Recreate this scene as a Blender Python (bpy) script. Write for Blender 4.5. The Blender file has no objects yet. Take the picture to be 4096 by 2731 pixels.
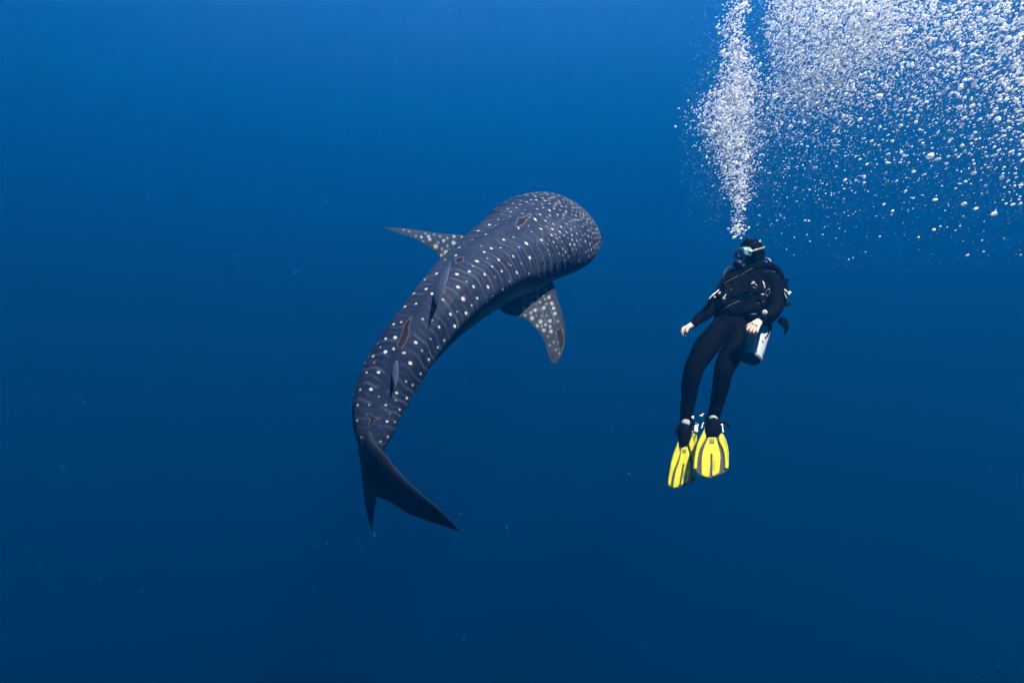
import bpy, bmesh, math, random
import numpy as np
from mathutils import Vector, Matrix, kdtree

SC = bpy.context.scene
COL = SC.collection
rng = np.random.default_rng(11)
random.seed(5)
R = math.radians

# ------------------------------------------------------------------ camera
PITCH = R(4.5)
CP, SP = math.cos(PITCH), math.sin(PITCH)
cam = bpy.data.objects.new('camera', bpy.data.cameras.new('camera'))
COL.objects.link(cam)
SC.camera = cam
cam.data.lens = 25.0
cam.data.sensor_width = 36.0
cam.data.clip_start = 0.05
cam.data.clip_end = 3000.0
cam.rotation_euler = (R(90) + PITCH, 0, 0)

# ------------------------------------------------------------------ sky, sun, exposure
SUN = np.array((0.40, -0.46, 0.80)); SUN /= np.linalg.norm(SUN)
world = bpy.data.worlds.new('World'); SC.world = world
world.use_nodes = True
wn = world.node_tree
sky = wn.nodes.new('ShaderNodeTexSky'); sky.sky_type = 'NISHITA'; sky.sun_disc = False
sky.sun_elevation = math.asin(SUN[2]); sky.sun_rotation = math.atan2(SUN[0], SUN[1])
wn.links.new(sky.outputs[0], wn.nodes['Background'].inputs[0])
wn.nodes['Background'].inputs[1].default_value = 0.05
sun = bpy.data.objects.new('sun', bpy.data.lights.new('sun', 'SUN'))
COL.objects.link(sun)
sun.data.energy = 5.0; sun.data.angle = R(0.5); sun.data.color = (1.0, 0.96, 0.90)
sun.rotation_euler = Vector(-SUN).to_track_quat('-Z', 'Y').to_euler()
SC.view_settings.view_transform = 'Standard'; SC.view_settings.look = 'None'
SC.view_settings.gamma = 1.0; SC.view_settings.use_curve_mapping = False
SC.view_settings.exposure = 7.85
SC.cycles.volume_bounces = 1
SC.cycles.max_bounces = 6
SC.cycles.diffuse_bounces = 2
SC.cycles.caustics_reflective = False; SC.cycles.caustics_refractive = False
SC.cycles.sample_clamp_indirect = 4.0
SC.cycles.use_denoising = True

# ------------------------------------------------------------------ helpers
KPX = 36.0 / 25.0 / 4096.0
def P(u, v, d):
    """a point d metres in front of the camera's start position, u and v measured on the photograph"""
    x = (u - 2048.0) * KPX * d; z = (1365.5 - v) * KPX * d
    return np.array((x, d * CP - z * SP, d * SP + z * CP))
def project(p):
    p = np.asarray(p); x = p[..., 0]; y = p[..., 1] * CP + p[..., 2] * SP; z = -p[..., 1] * SP + p[..., 2] * CP
    return np.stack([2048 + x / y / KPX, 1365.5 - z / y / KPX, y], -1)
def unit(a):
    a = np.asarray(a, float)
    return a / np.maximum(np.linalg.norm(a, axis=-1, keepdims=True), 1e-9)
def spline(ts, vals, t):
    ts = np.asarray(ts, float); v = np.asarray(vals, float); t = np.atleast_1d(np.asarray(t, float))
    if v.ndim == 1: v = v[:, None]
    m = np.zeros_like(v)
    if len(ts) > 2: m[1:-1] = (v[2:] - v[:-2]) / (ts[2:] - ts[:-2])[:, None]
    m[0] = (v[1] - v[0]) / (ts[1] - ts[0]); m[-1] = (v[-1] - v[-2]) / (ts[-1] - ts[-2])
    i = np.clip(np.searchsorted(ts, t, side='right') - 1, 0, len(ts) - 2)
    h = ts[i + 1] - ts[i]; x = ((t - ts[i]) / h)[:, None]; h = h[:, None]
    return (2*x**3-3*x**2+1)*v[i] + (x**3-2*x**2+x)*h*m[i] + (-2*x**3+3*x**2)*v[i+1] + (x**3-x**2)*h*m[i+1]
def curve(pts, n):
    pts = np.asarray(pts, float)
    L = np.concatenate([[0], np.cumsum(np.linalg.norm(np.diff(pts, axis=0), axis=1))])
    return spline(L / L[-1], pts, np.linspace(0, 1, n))

def mat(name, color, rough=0.5, spec=0.5, metallic=0.0, noise=None, bump=0.0, alpha=1.0, trans=0.0):
    m = bpy.data.materials.new(name); m.use_nodes = True
    nt = m.node_tree; b = nt.nodes['Principled BSDF']
    c = (*color, 1.0)
    b.inputs['Base Color'].default_value = c
    b.inputs['Roughness'].default_value = rough
    b.inputs['Metallic'].default_value = metallic
    b.inputs['Specular IOR Level'].default_value = spec
    b.inputs['Alpha'].default_value = alpha
    b.inputs['Transmission Weight'].default_value = trans
    if noise:
        scale, amt = noise
        tc = nt.nodes.new('ShaderNodeTexCoord'); n = nt.nodes.new('ShaderNodeTexNoise')
        n.inputs['Scale'].default_value = scale; n.inputs['Detail'].default_value = 5
        mx = nt.nodes.new('ShaderNodeMix'); mx.data_type = 'RGBA'
        mx.inputs['A'].default_value = tuple(max(0, k * (1 - amt)) for k in color) + (1,)
        mx.inputs['B'].default_value = tuple(min(1, k * (1 + amt)) for k in color) + (1,)
        nt.links.new(tc.outputs['Object'], n.inputs['Vector'])
        nt.links.new(n.outputs['Fac'], mx.inputs['Factor']); nt.links.new(mx.outputs['Result'], b.inputs['Base Color'])
        if bump:
            bp = nt.nodes.new('ShaderNodeBump'); bp.inputs['Strength'].default_value = bump; bp.inputs['Distance'].default_value = 0.01
            nt.links.new(n.outputs['Fac'], bp.inputs['Height']); nt.links.new(bp.outputs[0], b.inputs['Normal'])
    return m

def mesh_obj(name, geo, material, parent=None, smooth=True):
    v, f = geo[0], geo[1]
    off = np.array(parent['_o']) if parent is not None and '_o' in parent else np.zeros(3)
    me = bpy.data.meshes.new(name)
    me.from_pydata((np.asarray(v, float) - off).tolist(), [], [tuple(int(k) for k in q) for q in f])
    if smooth: me.polygons.foreach_set('use_smooth', [True] * len(me.polygons))
    me.update()
    if material: me.materials.append(material)
    o = bpy.data.objects.new(name, me); COL.objects.link(o)
    if parent is not None:
        o.parent = parent
        o['_o'] = [float(k) for k in off]
    return o
EMPTIES = []
def thing(name, label, category, base, group=None):
    o = bpy.data.objects.new(name, None); COL.objects.link(o)
    o.location = base; o['_o'] = [float(k) for k in base]
    o.empty_display_size = 0.1
    return tag(o, label, category, group)
def tag(o, label, category, group=None, kind=None):
    if label: o['label'] = label
    if category: o['category'] = category
    if group: o['group'] = group
    if kind: o['kind'] = kind
    return o

def merge(*geos):
    V, F, n = [], [], 0
    for v, f in geos:
        V.append(np.asarray(v, float)); F += [tuple(int(k) + n for k in q) for q in f]; n += len(v)
    return np.concatenate(V), F
def loft(rings, cap=True, closed=True):
    rings = [np.asarray(r, float) for r in rings]; n = len(rings[0]); V = list(np.concatenate(rings)); F = []
    for i in range(len(rings) - 1):
        for j in range(n if closed else n - 1):
            k = (j + 1) % n
            F.append((i*n+j, i*n+k, (i+1)*n+k, (i+1)*n+j))
    if cap:
        for i, rev in ((0, True), (len(rings) - 1, False)):
            c = len(V); V.append(rings[i].mean(0))
            for j in range(n):
                k = (j + 1) % n
                F.append((i*n+k, i*n+j, c) if rev else (i*n+j, i*n+k, c))
    return np.array(V), F
def frames(pts, ref=(0.3, 0.2, 1)):
    pts = np.asarray(pts, float)
    T = unit(np.gradient(pts, axis=0)); N = np.zeros_like(T)
    a = np.asarray(ref, float); a = a - (a @ T[0]) * T[0]; N[0] = unit(a)
    for i in range(1, len(pts)):
        a = N[i-1] - (N[i-1] @ T[i]) * T[i]; N[i] = unit(a)
    return T, N, np.cross(T, N)
def tube(pts, r, n=10, ref=(0.3, 0.2, 1), flat=1.0):
    pts = np.asarray(pts, float); r = np.broadcast_to(np.asarray(r, float), (len(pts),))
    T, N, B = frames(pts, ref); a = np.linspace(0, 2*np.pi, n, endpoint=False)
    return loft([pts[i] + r[i] * (np.cos(a)[:, None] * N[i] * flat + np.sin(a)[:, None] * B[i]) for i in range(len(pts))])
def strap(pts, normals, width, thick):
    """a webbing band: flat section carried along pts, facing normals"""
    pts = np.asarray(pts, float); normals = np.broadcast_to(np.asarray(normals, float), pts.shape)
    T = unit(np.gradient(pts, axis=0)); Nn = unit(normals - (normals * T).sum(1, keepdims=True) * T); S = np.cross(T, Nn)
    w = np.broadcast_to(np.asarray(width, float), (len(pts),))[:, None] / 2; h = thick / 2
    return loft([np.array([p + s*ww - n*h, p + s*ww + n*h*.6, p + s*ww*.85 + n*h, p - s*ww*.85 + n*h, p - s*ww + n*h*.6, p - s*ww - n*h]) for p, s, n, ww in zip(pts, S, Nn, w)])
def ellipsoid(c, ax, nu=20, nv=12, power=1.0):
    c = np.asarray(c, float); ax = np.asarray(ax, float)
    rings = []
    for i in range(nv):
        ph = math.pi * (i + .5) / nv; a = np.linspace(0, 2*np.pi, nu, endpoint=False)
        s = math.sin(ph) ** power
        rings.append(c + np.outer(np.cos(a) * s, ax[0]) + np.outer(np.sin(a) * s, ax[1]) + math.cos(ph) * ax[2])
    return loft(rings)
def torus(c, n, R0, r, nu=20, nv=8, squash=1.0, ref=(0.2, .1, 1), span=2*math.pi, start=0.0):
    n = unit(n); a = np.asarray(ref, float); e1 = unit(a - (a @ n) * n); e2 = np.cross(n, e1)
    rings = []
    full = span > 6.2
    for i in range(nu):
        t = start + span * i / (nu if full else nu - 1)
        d = math.cos(t) * e1 * squash + math.sin(t) * e2; b = np.linspace(0, 2*np.pi, nv, endpoint=False)
        rings.append(np.asarray(c) + R0 * d + r * (np.cos(b)[:, None] * unit(d) + np.sin(b)[:, None] * n))
    if full:
        V, F = loft(rings, cap=False); m = nv; k = (nu - 1) * m
        F = F + [(k + j, k + (j+1) % m, (j+1) % m, j) for j in range(m)]
        return V, F
    return loft(rings)
def slab(poly, nrm, thick, bevel=0.15):
    """a moulded plate: outline poly (3D, nearly flat), thickness along nrm, soft front rim"""
    p = np.asarray(poly, float); n = unit(nrm); c = p.mean(0); m = len(p)
    e = np.roll(p, -1, 0) - np.roll(p, 1, 0); inw = unit(np.cross(n, unit(e)))
    area = sum(np.dot(n, np.cross(p[i] - c, p[(i+1) % m] - c)) for i in range(m))
    if area < 0: inw = -inw
    rings = [p - n*thick*.5, p + n*thick*.25, p + inw*thick*bevel + n*thick*.5]
    V = np.concatenate(rings); F = []
    for i in range(2):
        for j in range(m):
            k = (j + 1) % m; F.append((i*m+j, i*m+k, (i+1)*m+k, (i+1)*m+j))
    F.append(tuple(range(2*m, 3*m))); F.append(tuple(range(m-1, -1, -1)))
    if area < 0: F = [tuple(reversed(q)) for q in F]
    return V, F
def boolean_union(a, others):
    for b in others:
        md = a.modifiers.new('union', 'BOOLEAN'); md.operation = 'UNION'; md.object = b
        try: md.solver = 'MANIFOLD'
        except Exception: md.solver = 'EXACT'
    dg = bpy.context.evaluated_depsgraph_get()
    me = bpy.data.meshes.new_from_object(a.evaluated_get(dg))
    a.modifiers.clear()
    old = a.data; a.data = me; bpy.data.meshes.remove(old)
    for b in others:
        d = b.data; bpy.data.objects.remove(b); bpy.data.meshes.remove(d)
    me.polygons.foreach_set('use_smooth', [True] * len(me.polygons))
    return a

# ------------------------------------------------------------------ the water and the sea floor
def box_geo(x0, x1, y0, y1, z0, z1):
    v = [(x, y, z) for z in (z0, z1) for y in (y0, y1) for x in (x0, x1)]
    return np.array(v, float), [(0, 2, 3, 1), (4, 5, 7, 6), (0, 1, 5, 4), (2, 6, 7, 3), (1, 3, 7, 5), (0, 4, 6, 2)]
SURFACE = 93.0
wm = bpy.data.materials.new('open_water'); wm.use_nodes = True
n = wm.node_tree.nodes; n.clear()
out = n.new('ShaderNodeOutputMaterial'); vol = n.new('ShaderNodeVolumePrincipled')
vol.inputs['Color'].default_value = (0.0004, 0.0520, 0.150, 1)
vol.inputs['Absorption Color'].default_value = (0, 0, 0, 1)
vol.inputs['Density'].default_value = 0.038
vol.inputs['Anisotropy'].default_value = 0.16
wm.node_tree.links.new(vol.outputs[0], out.inputs['Volume'])
hz = mesh_obj('haze', box_geo(-320, 320, -320, 320, -81, SURFACE), wm, smooth=False)
tag(hz, 'clear deep blue sea water fading into the distance', 'water', kind='stuff')
g = 24; xs = np.linspace(-310, 310, g)
sv = [(x, y, -80 + 1.5 * math.sin(x*.021) * math.cos(y*.017) + .8 * math.sin(x*.07 + y*.05)) for y in xs for x in xs]
sf = [(j*g+i, j*g+i+1, (j+1)*g+i+1, (j+1)*g+i) for j in range(g-1) for i in range(g-1)]
sb = mesh_obj('seabed', (sv, sf), mat('sea_sand', (.30, .27, .21), .9, noise=(.3, .3)))
tag(sb, 'dim sandy sea floor far below', 'seabed', kind='structure')
# ------------------------------------------------------------------ whale shark
# snout to tail: t, u, v, depth, half width, half height, roll
ST = np.array([
 (0.000, 2336, 897, 8.78, .08, .05, 34),
 (0.012, 2329, 897, 8.72, .24, .12, 34),
 (0.035, 2313, 898, 8.58, .345,.18, 34),
 (0.080, 2280, 905, 8.32, .455,.25, 34),
 (0.140, 2222, 921, 8.02, .545,.32, 34),
 (0.220, 2142, 956, 7.62, .56, .365,36),
 (0.300, 2062,1008, 7.22, .48, .37, 38),
 (0.400, 1956,1074, 6.76, .395,.345,44),
 (0.500, 1845,1163, 6.36, .330,.30, 46),
 (0.600, 1735,1270, 6.06, .272,.255,38),
 (0.700, 1638,1386, 5.86, .243,.21, 22),
 (0.800, 1560,1513, 5.72, .224,.165, 6),
 (0.880, 1515,1622, 5.63, .200,.13, 6),
 (0.950, 1495,1722, 5.57, .158,.10, 8),
 (1.000, 1486,1808, 5.55, .086,.08, 8),
])
NS, NT = 620, 320
tt = np.linspace(0, 1, NS) ** 1.12
C0 = np.array([P(*r[1:4]) for r in ST])
SC_ = spline(ST[:, 0], C0, tt); AB = spline(ST[:, 0], ST[:, 4:6], tt); PHI = np.radians(spline(ST[:, 0], ST[:, 6], tt)[:, 0])
TT = -unit(spline(ST[:, 0], C0, np.clip(tt + .004, 0, 1)) - spline(ST[:, 0], C0, np.clip(tt - .004, 0, 1)))
for _ in range(30): TT[1:-1] = unit(TT[:-2] + 2 * TT[1:-1] + TT[2:])
VW = unit(-SC_); VP = unit(VW - (VW * TT).sum(1, keepdims=True) * TT); SS = np.cross(TT, VP)
DD = np.cos(PHI)[:, None] * VP - np.sin(PHI)[:, None] * SS
RR = np.cross(TT, DD)
q = np.linspace(0, 1, NT, endpoint=False)
th = 2*np.pi*q - 0.55*np.sin(2*np.pi*q)             # more points over the back than under the belly
thw = (th + np.pi) % (2*np.pi) - np.pi              # -pi..pi, 0 = back
def ridge(t0, w): return np.exp(-(((thw - t0 + np.pi) % (2*np.pi) - np.pi) / w) ** 2)
def env(t, a, b, f): return np.clip((t - a) / f, 0, 1) * np.clip((b - t) / f, 0, 1)
tcol = tt[:, None]
bump = (0.070 * env(tcol, .085, .50, .12) * ridge(0, .15)
        + 0.022 * env(tcol, .5, .86, .08) * ridge(0, .14)
        + sum(0.018 * env(tcol, .22, .80, .10) * ridge(s*.72, .13) for s in (-1, 1))
        + sum(0.040 * env(tcol, .28, .97, .16) * ridge(s*1.46, .17) for s in (-1, 1))
        - sum(0.045 * env(tcol, .12, .50, .10) * ridge(s*.33, .17) for s in (-1, 1))
        - sum(0.035 * env(tcol, .28, .62, .10) * ridge(s*1.95, .35) for s in (-1, 1)))
ventral = 1 - 0.34 * np.clip(1 - tt / .30, 0, 1)
sx = np.sin(th)[None, :]; cx = np.cos(th)[None, :]
ex = np.sign(sx) * np.abs(sx) ** .92; ey = np.sign(cx) * np.abs(cx) ** .96
bb = AB[:, 1:2] * np.where(cx < 0, ventral[:, None], 1.0)
rad = 1 + bump * np.minimum(1, .33 / np.maximum(AB[:, :1], .1)) * 1.35
SV = SC_[:, None] + RR[:, None] * (AB[:, :1] * ex * rad)[..., None] + DD[:, None] * (bb * ey * rad)[..., None]
tail_c = SC_[-1] - TT[-1] * .05; nose_c = SC_[0] + TT[0] * .012
def grid_normals(G):
    a = np.roll(G, -1, 1) - np.roll(G, 1, 1); b = np.gradient(G, axis=0)
    return unit(np.cross(a, b))
SN = grid_normals(SV)
if (SN[NS//2] * (SV[NS//2] - SC_[NS//2])).sum() < 0: SN = -SN
front = (SN * unit(-SV)).sum(-1) > 0.02
UV = project(SV)
fpts = SV[front]; fuv = UV[front][:, :2]
def on_body(u, v):
    return fpts[np.argmin(((fuv - (u, v)) ** 2).sum(1))]
z1 = lambda x, y: (1450 + x / 2.063, 720 + y / 2.063)
z2 = lambda x, y: (1350 + x / 1.5677, 1200 + y / 1.5677)
z6 = lambda x, y: (1850 + x / 3.919, 760 + y / 3.919)
z7 = lambda x, y: (1950 + x / 3.734, 1050 + y / 3.734)

# fins: leading and trailing edges from root to tip
def fin(lead, trail, thick, ns=70, nc=40):
    L = curve(lead, ns); Tr = curve(trail, ns)
    x = (1 - np.cos(np.linspace(0, np.pi, nc))) / 2
    prof = 2.6 * np.sqrt(x) * (1 - x) ** .9 + .05 * np.sin(np.pi * x)
    rings = []
    for i in range(ns):
        ch = Tr[i] - L[i]
        sp = (L[min(i+1, ns-1)] + Tr[min(i+1, ns-1)] - L[max(i-1, 0)] - Tr[max(i-1, 0)])
        nn = unit(np.cross(ch, sp)) if np.linalg.norm(ch) > 1e-4 else rings and prev_n
        prev_n = nn
        th_ = thick * (1 - .75 * i / (ns - 1)) * min(1, np.linalg.norm(ch) / (4 * thick) + .05)
        up = L[i] + np.outer(x, ch) + np.outer(prof * th_ * .5, nn); dn = L[i] + np.outer(x, ch) - np.outer(prof * th_ * .5, nn)
        rings.append(np.concatenate([up, dn[-2:0:-1]]))
    return loft(rings)
def px(f, pts, ds):
    return [P(*f(*p), d) for p, d in zip(pts, ds)]
def frm(t, h, side=0.0):
    """a point h above the back ridge at station t"""
    i = int(np.clip(np.searchsorted(tt, t), 0, NS - 1))
    return SC_[i] + DD[i] * (AB[i, 1] * rad[i, 0] + h) + RR[i] * side
FINS = {}
FINS['pectoral_left'] = fin(
    px(z1, [(960, 500), (870, 468), (700, 452), (560, 433), (380, 404), (250, 394), (165, 391)], [7.22, 7.26, 7.40, 7.52, 7.66, 7.76, 7.82]),
    px(z1, [(700, 800), (650, 675), (608, 603), (560, 560), (440, 490), (300, 440), (167, 393)], [6.85, 6.96, 7.08, 7.20, 7.42, 7.62, 7.82]), .10)
FINS['pectoral_right'] = fin(
    px(z7, [(800, 60), (880, 170), (985, 330), (1050, 550), (1112, 740), (1152, 900), (1166, 1060), (1150, 1230), (1108, 1370), (1048, 1478), (990, 1508)],
       [7.45, 7.40, 7.36, 7.28, 7.20, 7.12, 7.05, 6.97, 6.90, 6.86, 6.84]),
    px(z7, [(330, 300), (230, 520), (175, 650), (220, 735), (350, 785), (500, 812), (620, 882), (720, 982), (800, 1082), (865, 1210), (890, 1315), (922, 1430), (980, 1507)],
       [6.95, 6.93, 6.92, 6.92, 6.94, 6.96, 6.97, 6.96, 6.95, 6.93, 6.90, 6.87, 6.84]), .12)
def lifted(f, pts):
    """points over the back: place on the body as seen, then lift (m) off the skin towards the outside"""
    o = []
    for x, y, h in pts:
        u, v = f(x, y); o.append(P(u, v, project(on_body(u, v))[2] - h))
    return o
FINS['dorsal_first'] = fin(
    lifted(z1, [(735, 630, -.06), (724, 720, .04), (692, 850, .12), (648, 970, .17), (618, 1062, .18)]),
    lifted(z1, [(608, 880, -.06), (588, 915, .0), (596, 985, .10), (617, 1060, .18)]), .045, 50, 30)
FINS['dorsal_second'] = fin(
    lifted(z2, [(366, 325, -.04), (382, 415, .03), (380, 490, .07), (365, 547, .08)]),
    lifted(z2, [(352, 400, -.04), (342, 440, .0), (350, 505, .05), (364, 546, .08)]), .03, 40, 24)
FINS['caudal_upper'] = fin(
    px(z2, [(195, 790), (215, 862), (250, 915), (300, 968), (355, 1042), (425, 1120), (520, 1208), (620, 1292), (712, 1380), (772, 1450)],
       [5.50, 5.44, 5.40, 5.36, 5.30, 5.24, 5.17, 5.11, 5.06, 5.03]),
    px(z2, [(160, 960), (165, 1060), (205, 1180), (262, 1236), (320, 1258), (380, 1298), (455, 1342), (565, 1382), (680, 1420), (768, 1450)],
       [5.60, 5.60, 5.56, 5.50, 5.44, 5.38, 5.30, 5.20, 5.10, 5.03]), .085)
FINS['caudal_lower'] = fin(
    px(z2, [(130, 930), (149, 1010), (157, 1120), (170, 1250), (190, 1360), (217, 1442)], [5.60, 5.64, 5.72, 5.80, 5.87, 5.92]),
    px(z2, [(230, 1010), (255, 1110), (256, 1190), (242, 1250), (228, 1350), (219, 1440)], [5.50, 5.50, 5.56, 5.66, 5.80, 5.92]), .06, 60, 34)
FINS['anal'] = fin(
    [SC_[int(.735*NS)] - DD[int(.735*NS)] * .12, SC_[int(.76*NS)] - DD[int(.76*NS)] * .22, SC_[int(.79*NS)] - DD[int(.79*NS)] * .28],
    [SC_[int(.78*NS)] - DD[int(.78*NS)] * .10, SC_[int(.785*NS)] - DD[int(.785*NS)] * .2, SC_[int(.79*NS)] - DD[int(.79*NS)] * .278], .03, 20, 16)

# ---- colouring of the skin, point by point
def gauss(d, w): return np.exp(-(d / w) ** 2)
def noise3(p, s, seed=0):
    r = np.random.default_rng(seed); k = r.normal(size=(10, 3)) * s; ph = r.uniform(0, 6.28, 10)
    return np.sin(p @ k.T + ph).mean(-1)
bpos = SV.reshape(-1, 3)
tb = np.repeat(tt, NT); thb = np.tile(thw, NS)
dark = np.array((.0036, .0078, .022)); grey = np.array((.0135, .0205, .035)); belly = np.array((.22, .24, .26))  # bluer dark and grey tones stand in for part of the water haze
mix = np.clip((np.abs(thb) - 1.75) / .5 + .15 * noise3(bpos, 6, 3), 0, 1)
base = dark + (grey - dark) * (np.clip(.35 + .9 * noise3(bpos, 5, 1) + .5 * np.clip(tb - .55, 0, 1), 0, 1))[:, None]
arc = np.concatenate([[0], np.cumsum(np.linalg.norm(np.diff(SC_, axis=0), axis=1))]); ab_ = np.repeat(arc, NT)
# pale cross stripes, in wavering pairs
wob = .02 * np.sin(thb * 2 + ab_ * 2.1) + .04 * noise3(bpos, 3, 7) + .007 * np.sin(thb * 7 + ab_ * 9)
st = (ab_ + wob) / .118
fr = np.abs(st - np.round(st)) * .118
amp = (.35 + .65 * np.clip(noise3(bpos, 9, 9) * 3 + .5, 0, 1)) * np.clip((tb - .13) / .06, 0, 1) * np.clip((1.75 - np.abs(thb)) / .3, 0, 1) * np.clip((np.abs(thb) - .07) / .2, 0, 1)
base += (gauss(fr, .0085) * amp)[:, None] * np.array((.035, .038, .047))
st2 = (ab_ + wob + .059 + .03 * noise3(bpos, 14, 12)) / .118
fr2 = np.abs(st2 - np.round(st2)) * .118
base += (gauss(fr2, .006) * amp * .6)[:, None] * np.array((.028, .030, .037))
base = base * (1 - mix[:, None]) + belly * mix[:, None]
# explicit spots: x, y, radius in mm
spot_px = []
for x, y, r in [(945,668,15),(1122,660,13),(1248,630,12),(1353,522,14),(1380,642,14),(1005,778,15),(880,757,12),(780,775,14),(1152,752,14),(1275,762,13),
    (1095,800,10),(1375,768,11),(790,882,15),(918,878,14),(1035,880,15),(1160,905,13),(830,980,18),(948,973,14),(725,1108,16),(852,1100,14),(758,1205,14),
    (632,1214,14),(570,1158,10),(495,1147,10),(440,1338,15),(345,1425,11),(395,1508,15),(548,1478,12),(578,937,14),(635,905,14),(1064,562,14),(1002,595,12),
    (1166,493,13),(1248,470,11),(1292,555,10),(1140,562,8),(1030,650,9),(1030,1005,10),(665,985,10),(675,1320,11),(620,1380,11),(490,1405,9),(565,1310,9),
    (612,770,13),(515,822,13),(527,898,14),(425,937,13),(442,1020,12),(350,1042,12),(320,1172,11),(258,1188,13),(270,1297,16),(190,1308,12),(128,1345,11),
    (190,1417,14),(88,1452,12),(255,1390,11),(680,655,11),(770,620,12),(800,555,13),(905,495,12),(1015,448,13),(1045,370,12),(1100,375,10),(950,420,11),
    (1185,350,11),(980,545,9),(1225,705,8),(1310,690,8),(1068,715,10),(910,712,9),(860,835,8),(1290,880,9),(1215,835,9),(1070,960,8),(1000,1060,8),(900,1035,9),(780,1090,8)]:
    spot_px.append((*z1(x, y), r))
for x, y, r in [(300,325,14),(222,355,11),(182,452,12),(258,452,13),(143,560,12),(210,558,14),(127,657,12),(200,655,10),(123,755,12),(118,843,11),(148,860,9),
    (310,760,12),(360,763,10),(317,856,12),(370,583,14),(302,657,11),(390,687,11),(435,615,13),(472,532,13),(430,508,9),(522,460,12),(572,372,12),(457,393,13),
    (532,317,9),(302,243,10),(415,330,10),(490,265,13),(362,233,14),(352,305,11),(270,885,9),(165,955,9),(255,270,10),(270,295,7),(365,628,7),(260,605,6),(330,712,6)]:
    spot_px.append((*z2(x, y), r))
for x, y, r in [(1140,457,17),(1233,608,16),(1410,612,15),(1402,710,13),(1237,778,16),(1548,577,15),(1528,658,14),(1628,527,13),(1632,663,12),(1598,715,11),(1518,742,10),
    (1655,750,11),(1703,613,12),(1760,578,12),(1716,703,12),(1793,687,12),(1717,780,12),(1790,793,12),(1683,855,12),(1760,860,12),(1725,935,11),(1578,920,11),(1615,968,12),
    (1432,818,11),(1333,850,11),(1482,897,11),(1557,815,10),(1423,533,15),(1305,482,13),(1320,570,11),(1365,318,14),(1432,290,13),(1220,383,13),(1370,400,12),(1492,385,13),
    (1605,370,11),(1530,312,11),(1770,468,12),(1710,490,11),(1675,497,9),(1575,447,10),(1825,563,11),(1850,640,11),(1880,715,11),(1855,775,11),(1848,865,10),(1785,925,10),
    (1752,1000,10),(1658,1045,11),(1605,1100,10),(1578,1020,10),(1515,1000,9),(998,835,16),(1055,1065,15),(1170,295,13),(1265,275,13),(1247,227,12),(1075,157,12),(1110,218,11),
    (1010,190,12),(905,162,11),(905,225,11),(797,208,11),(848,275,12),(708,298,12),(755,343,12),(940,368,12),(745,415,11),(1120,75,11),(1025,95,11),(930,92,10),(430,540,12),
    (245,635,12),(370,693,11),(460,597,11),(882,598,13),(805,740,11),(1085,655,9),(1165,385,9),(1330,430,9),(1040,560,10),(1340,940,8),(1370,1015,8),(1480,760,9),(1465,695,8),(620,375,9),(560,465,9),(690,460,8)]:
    spot_px.append((*z6(x, y), r))
spots = [(on_body(u, v), r * .86 / 1000) for u, v, r in spot_px]
exact = np.array([s[0] for s in spots])
# small dots crowd the head, ever finer towards the snout
cand = np.where((tb < .30) & (np.abs(thb) < 1.9))[0]; rng.shuffle(cand)
kept, kp = [], np.zeros((0, 3))
for i in cand[:26000]:
    t_ = tb[i]; p = bpos[i]
    sp = .040 + .20 * t_ ** 1.1 + (.06 if t_ > .2 else 0)
    if len(kp) and ((kp - p) ** 2).sum(1).min() < sp * sp: continue
    if ((exact - p) ** 2).sum(1).min() < (sp * .9) ** 2: continue
    kept.append((p, (.0075 + .006 * min(1, t_ / .12)) * random.uniform(.75, 1.2), random.uniform(.35, .85))); kp = np.vstack([kp, p])
# regular rows over the flank and tail where the camera does not see
for t_ in np.arange(.30, .97, .026):
    i = int(np.searchsorted(tt, t_))
    for a in np.arange(-2.0, 2.0, .24):
        j = int(np.argmin(np.abs(thw - a - .1 * math.sin(t_ * 90))))
        if front[i, j] or random.random() < .35: continue
        kept.append((SV[i, j], random.uniform(.009, .014), .8))
white = np.array((.50, .51, .44))
cover = np.zeros(len(bpos))
def stamp(pos, r, amt):
    box = np.where(np.abs(bpos - pos).max(1) < r * 3.2)[0]
    if not len(box): return
    i = box[np.argmin(((bpos[box] - pos) ** 2).sum(1))]
    Ti = TT[i // NT]; dv = bpos[box] - pos; al = dv @ Ti; ac = np.sqrt(np.maximum((dv ** 2).sum(1) - al ** 2, 0))
    d = np.sqrt((al / .82) ** 2 + (ac / 1.15) ** 2)
    c = amt * np.clip((r * 1.38 - d) / (r * .85), 0, 1) ** 1.3
    cover[box] = np.maximum(cover[box], c)
for p, r in spots: stamp(p, r * random.uniform(.88, 1.15), random.uniform(.8, 1.0) if r > .0095 else random.uniform(.45, .75))
for p, r, a in kept: stamp(p, r, a)
base = base * (1 - cover[:, None]) + white * cover[:, None]
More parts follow.
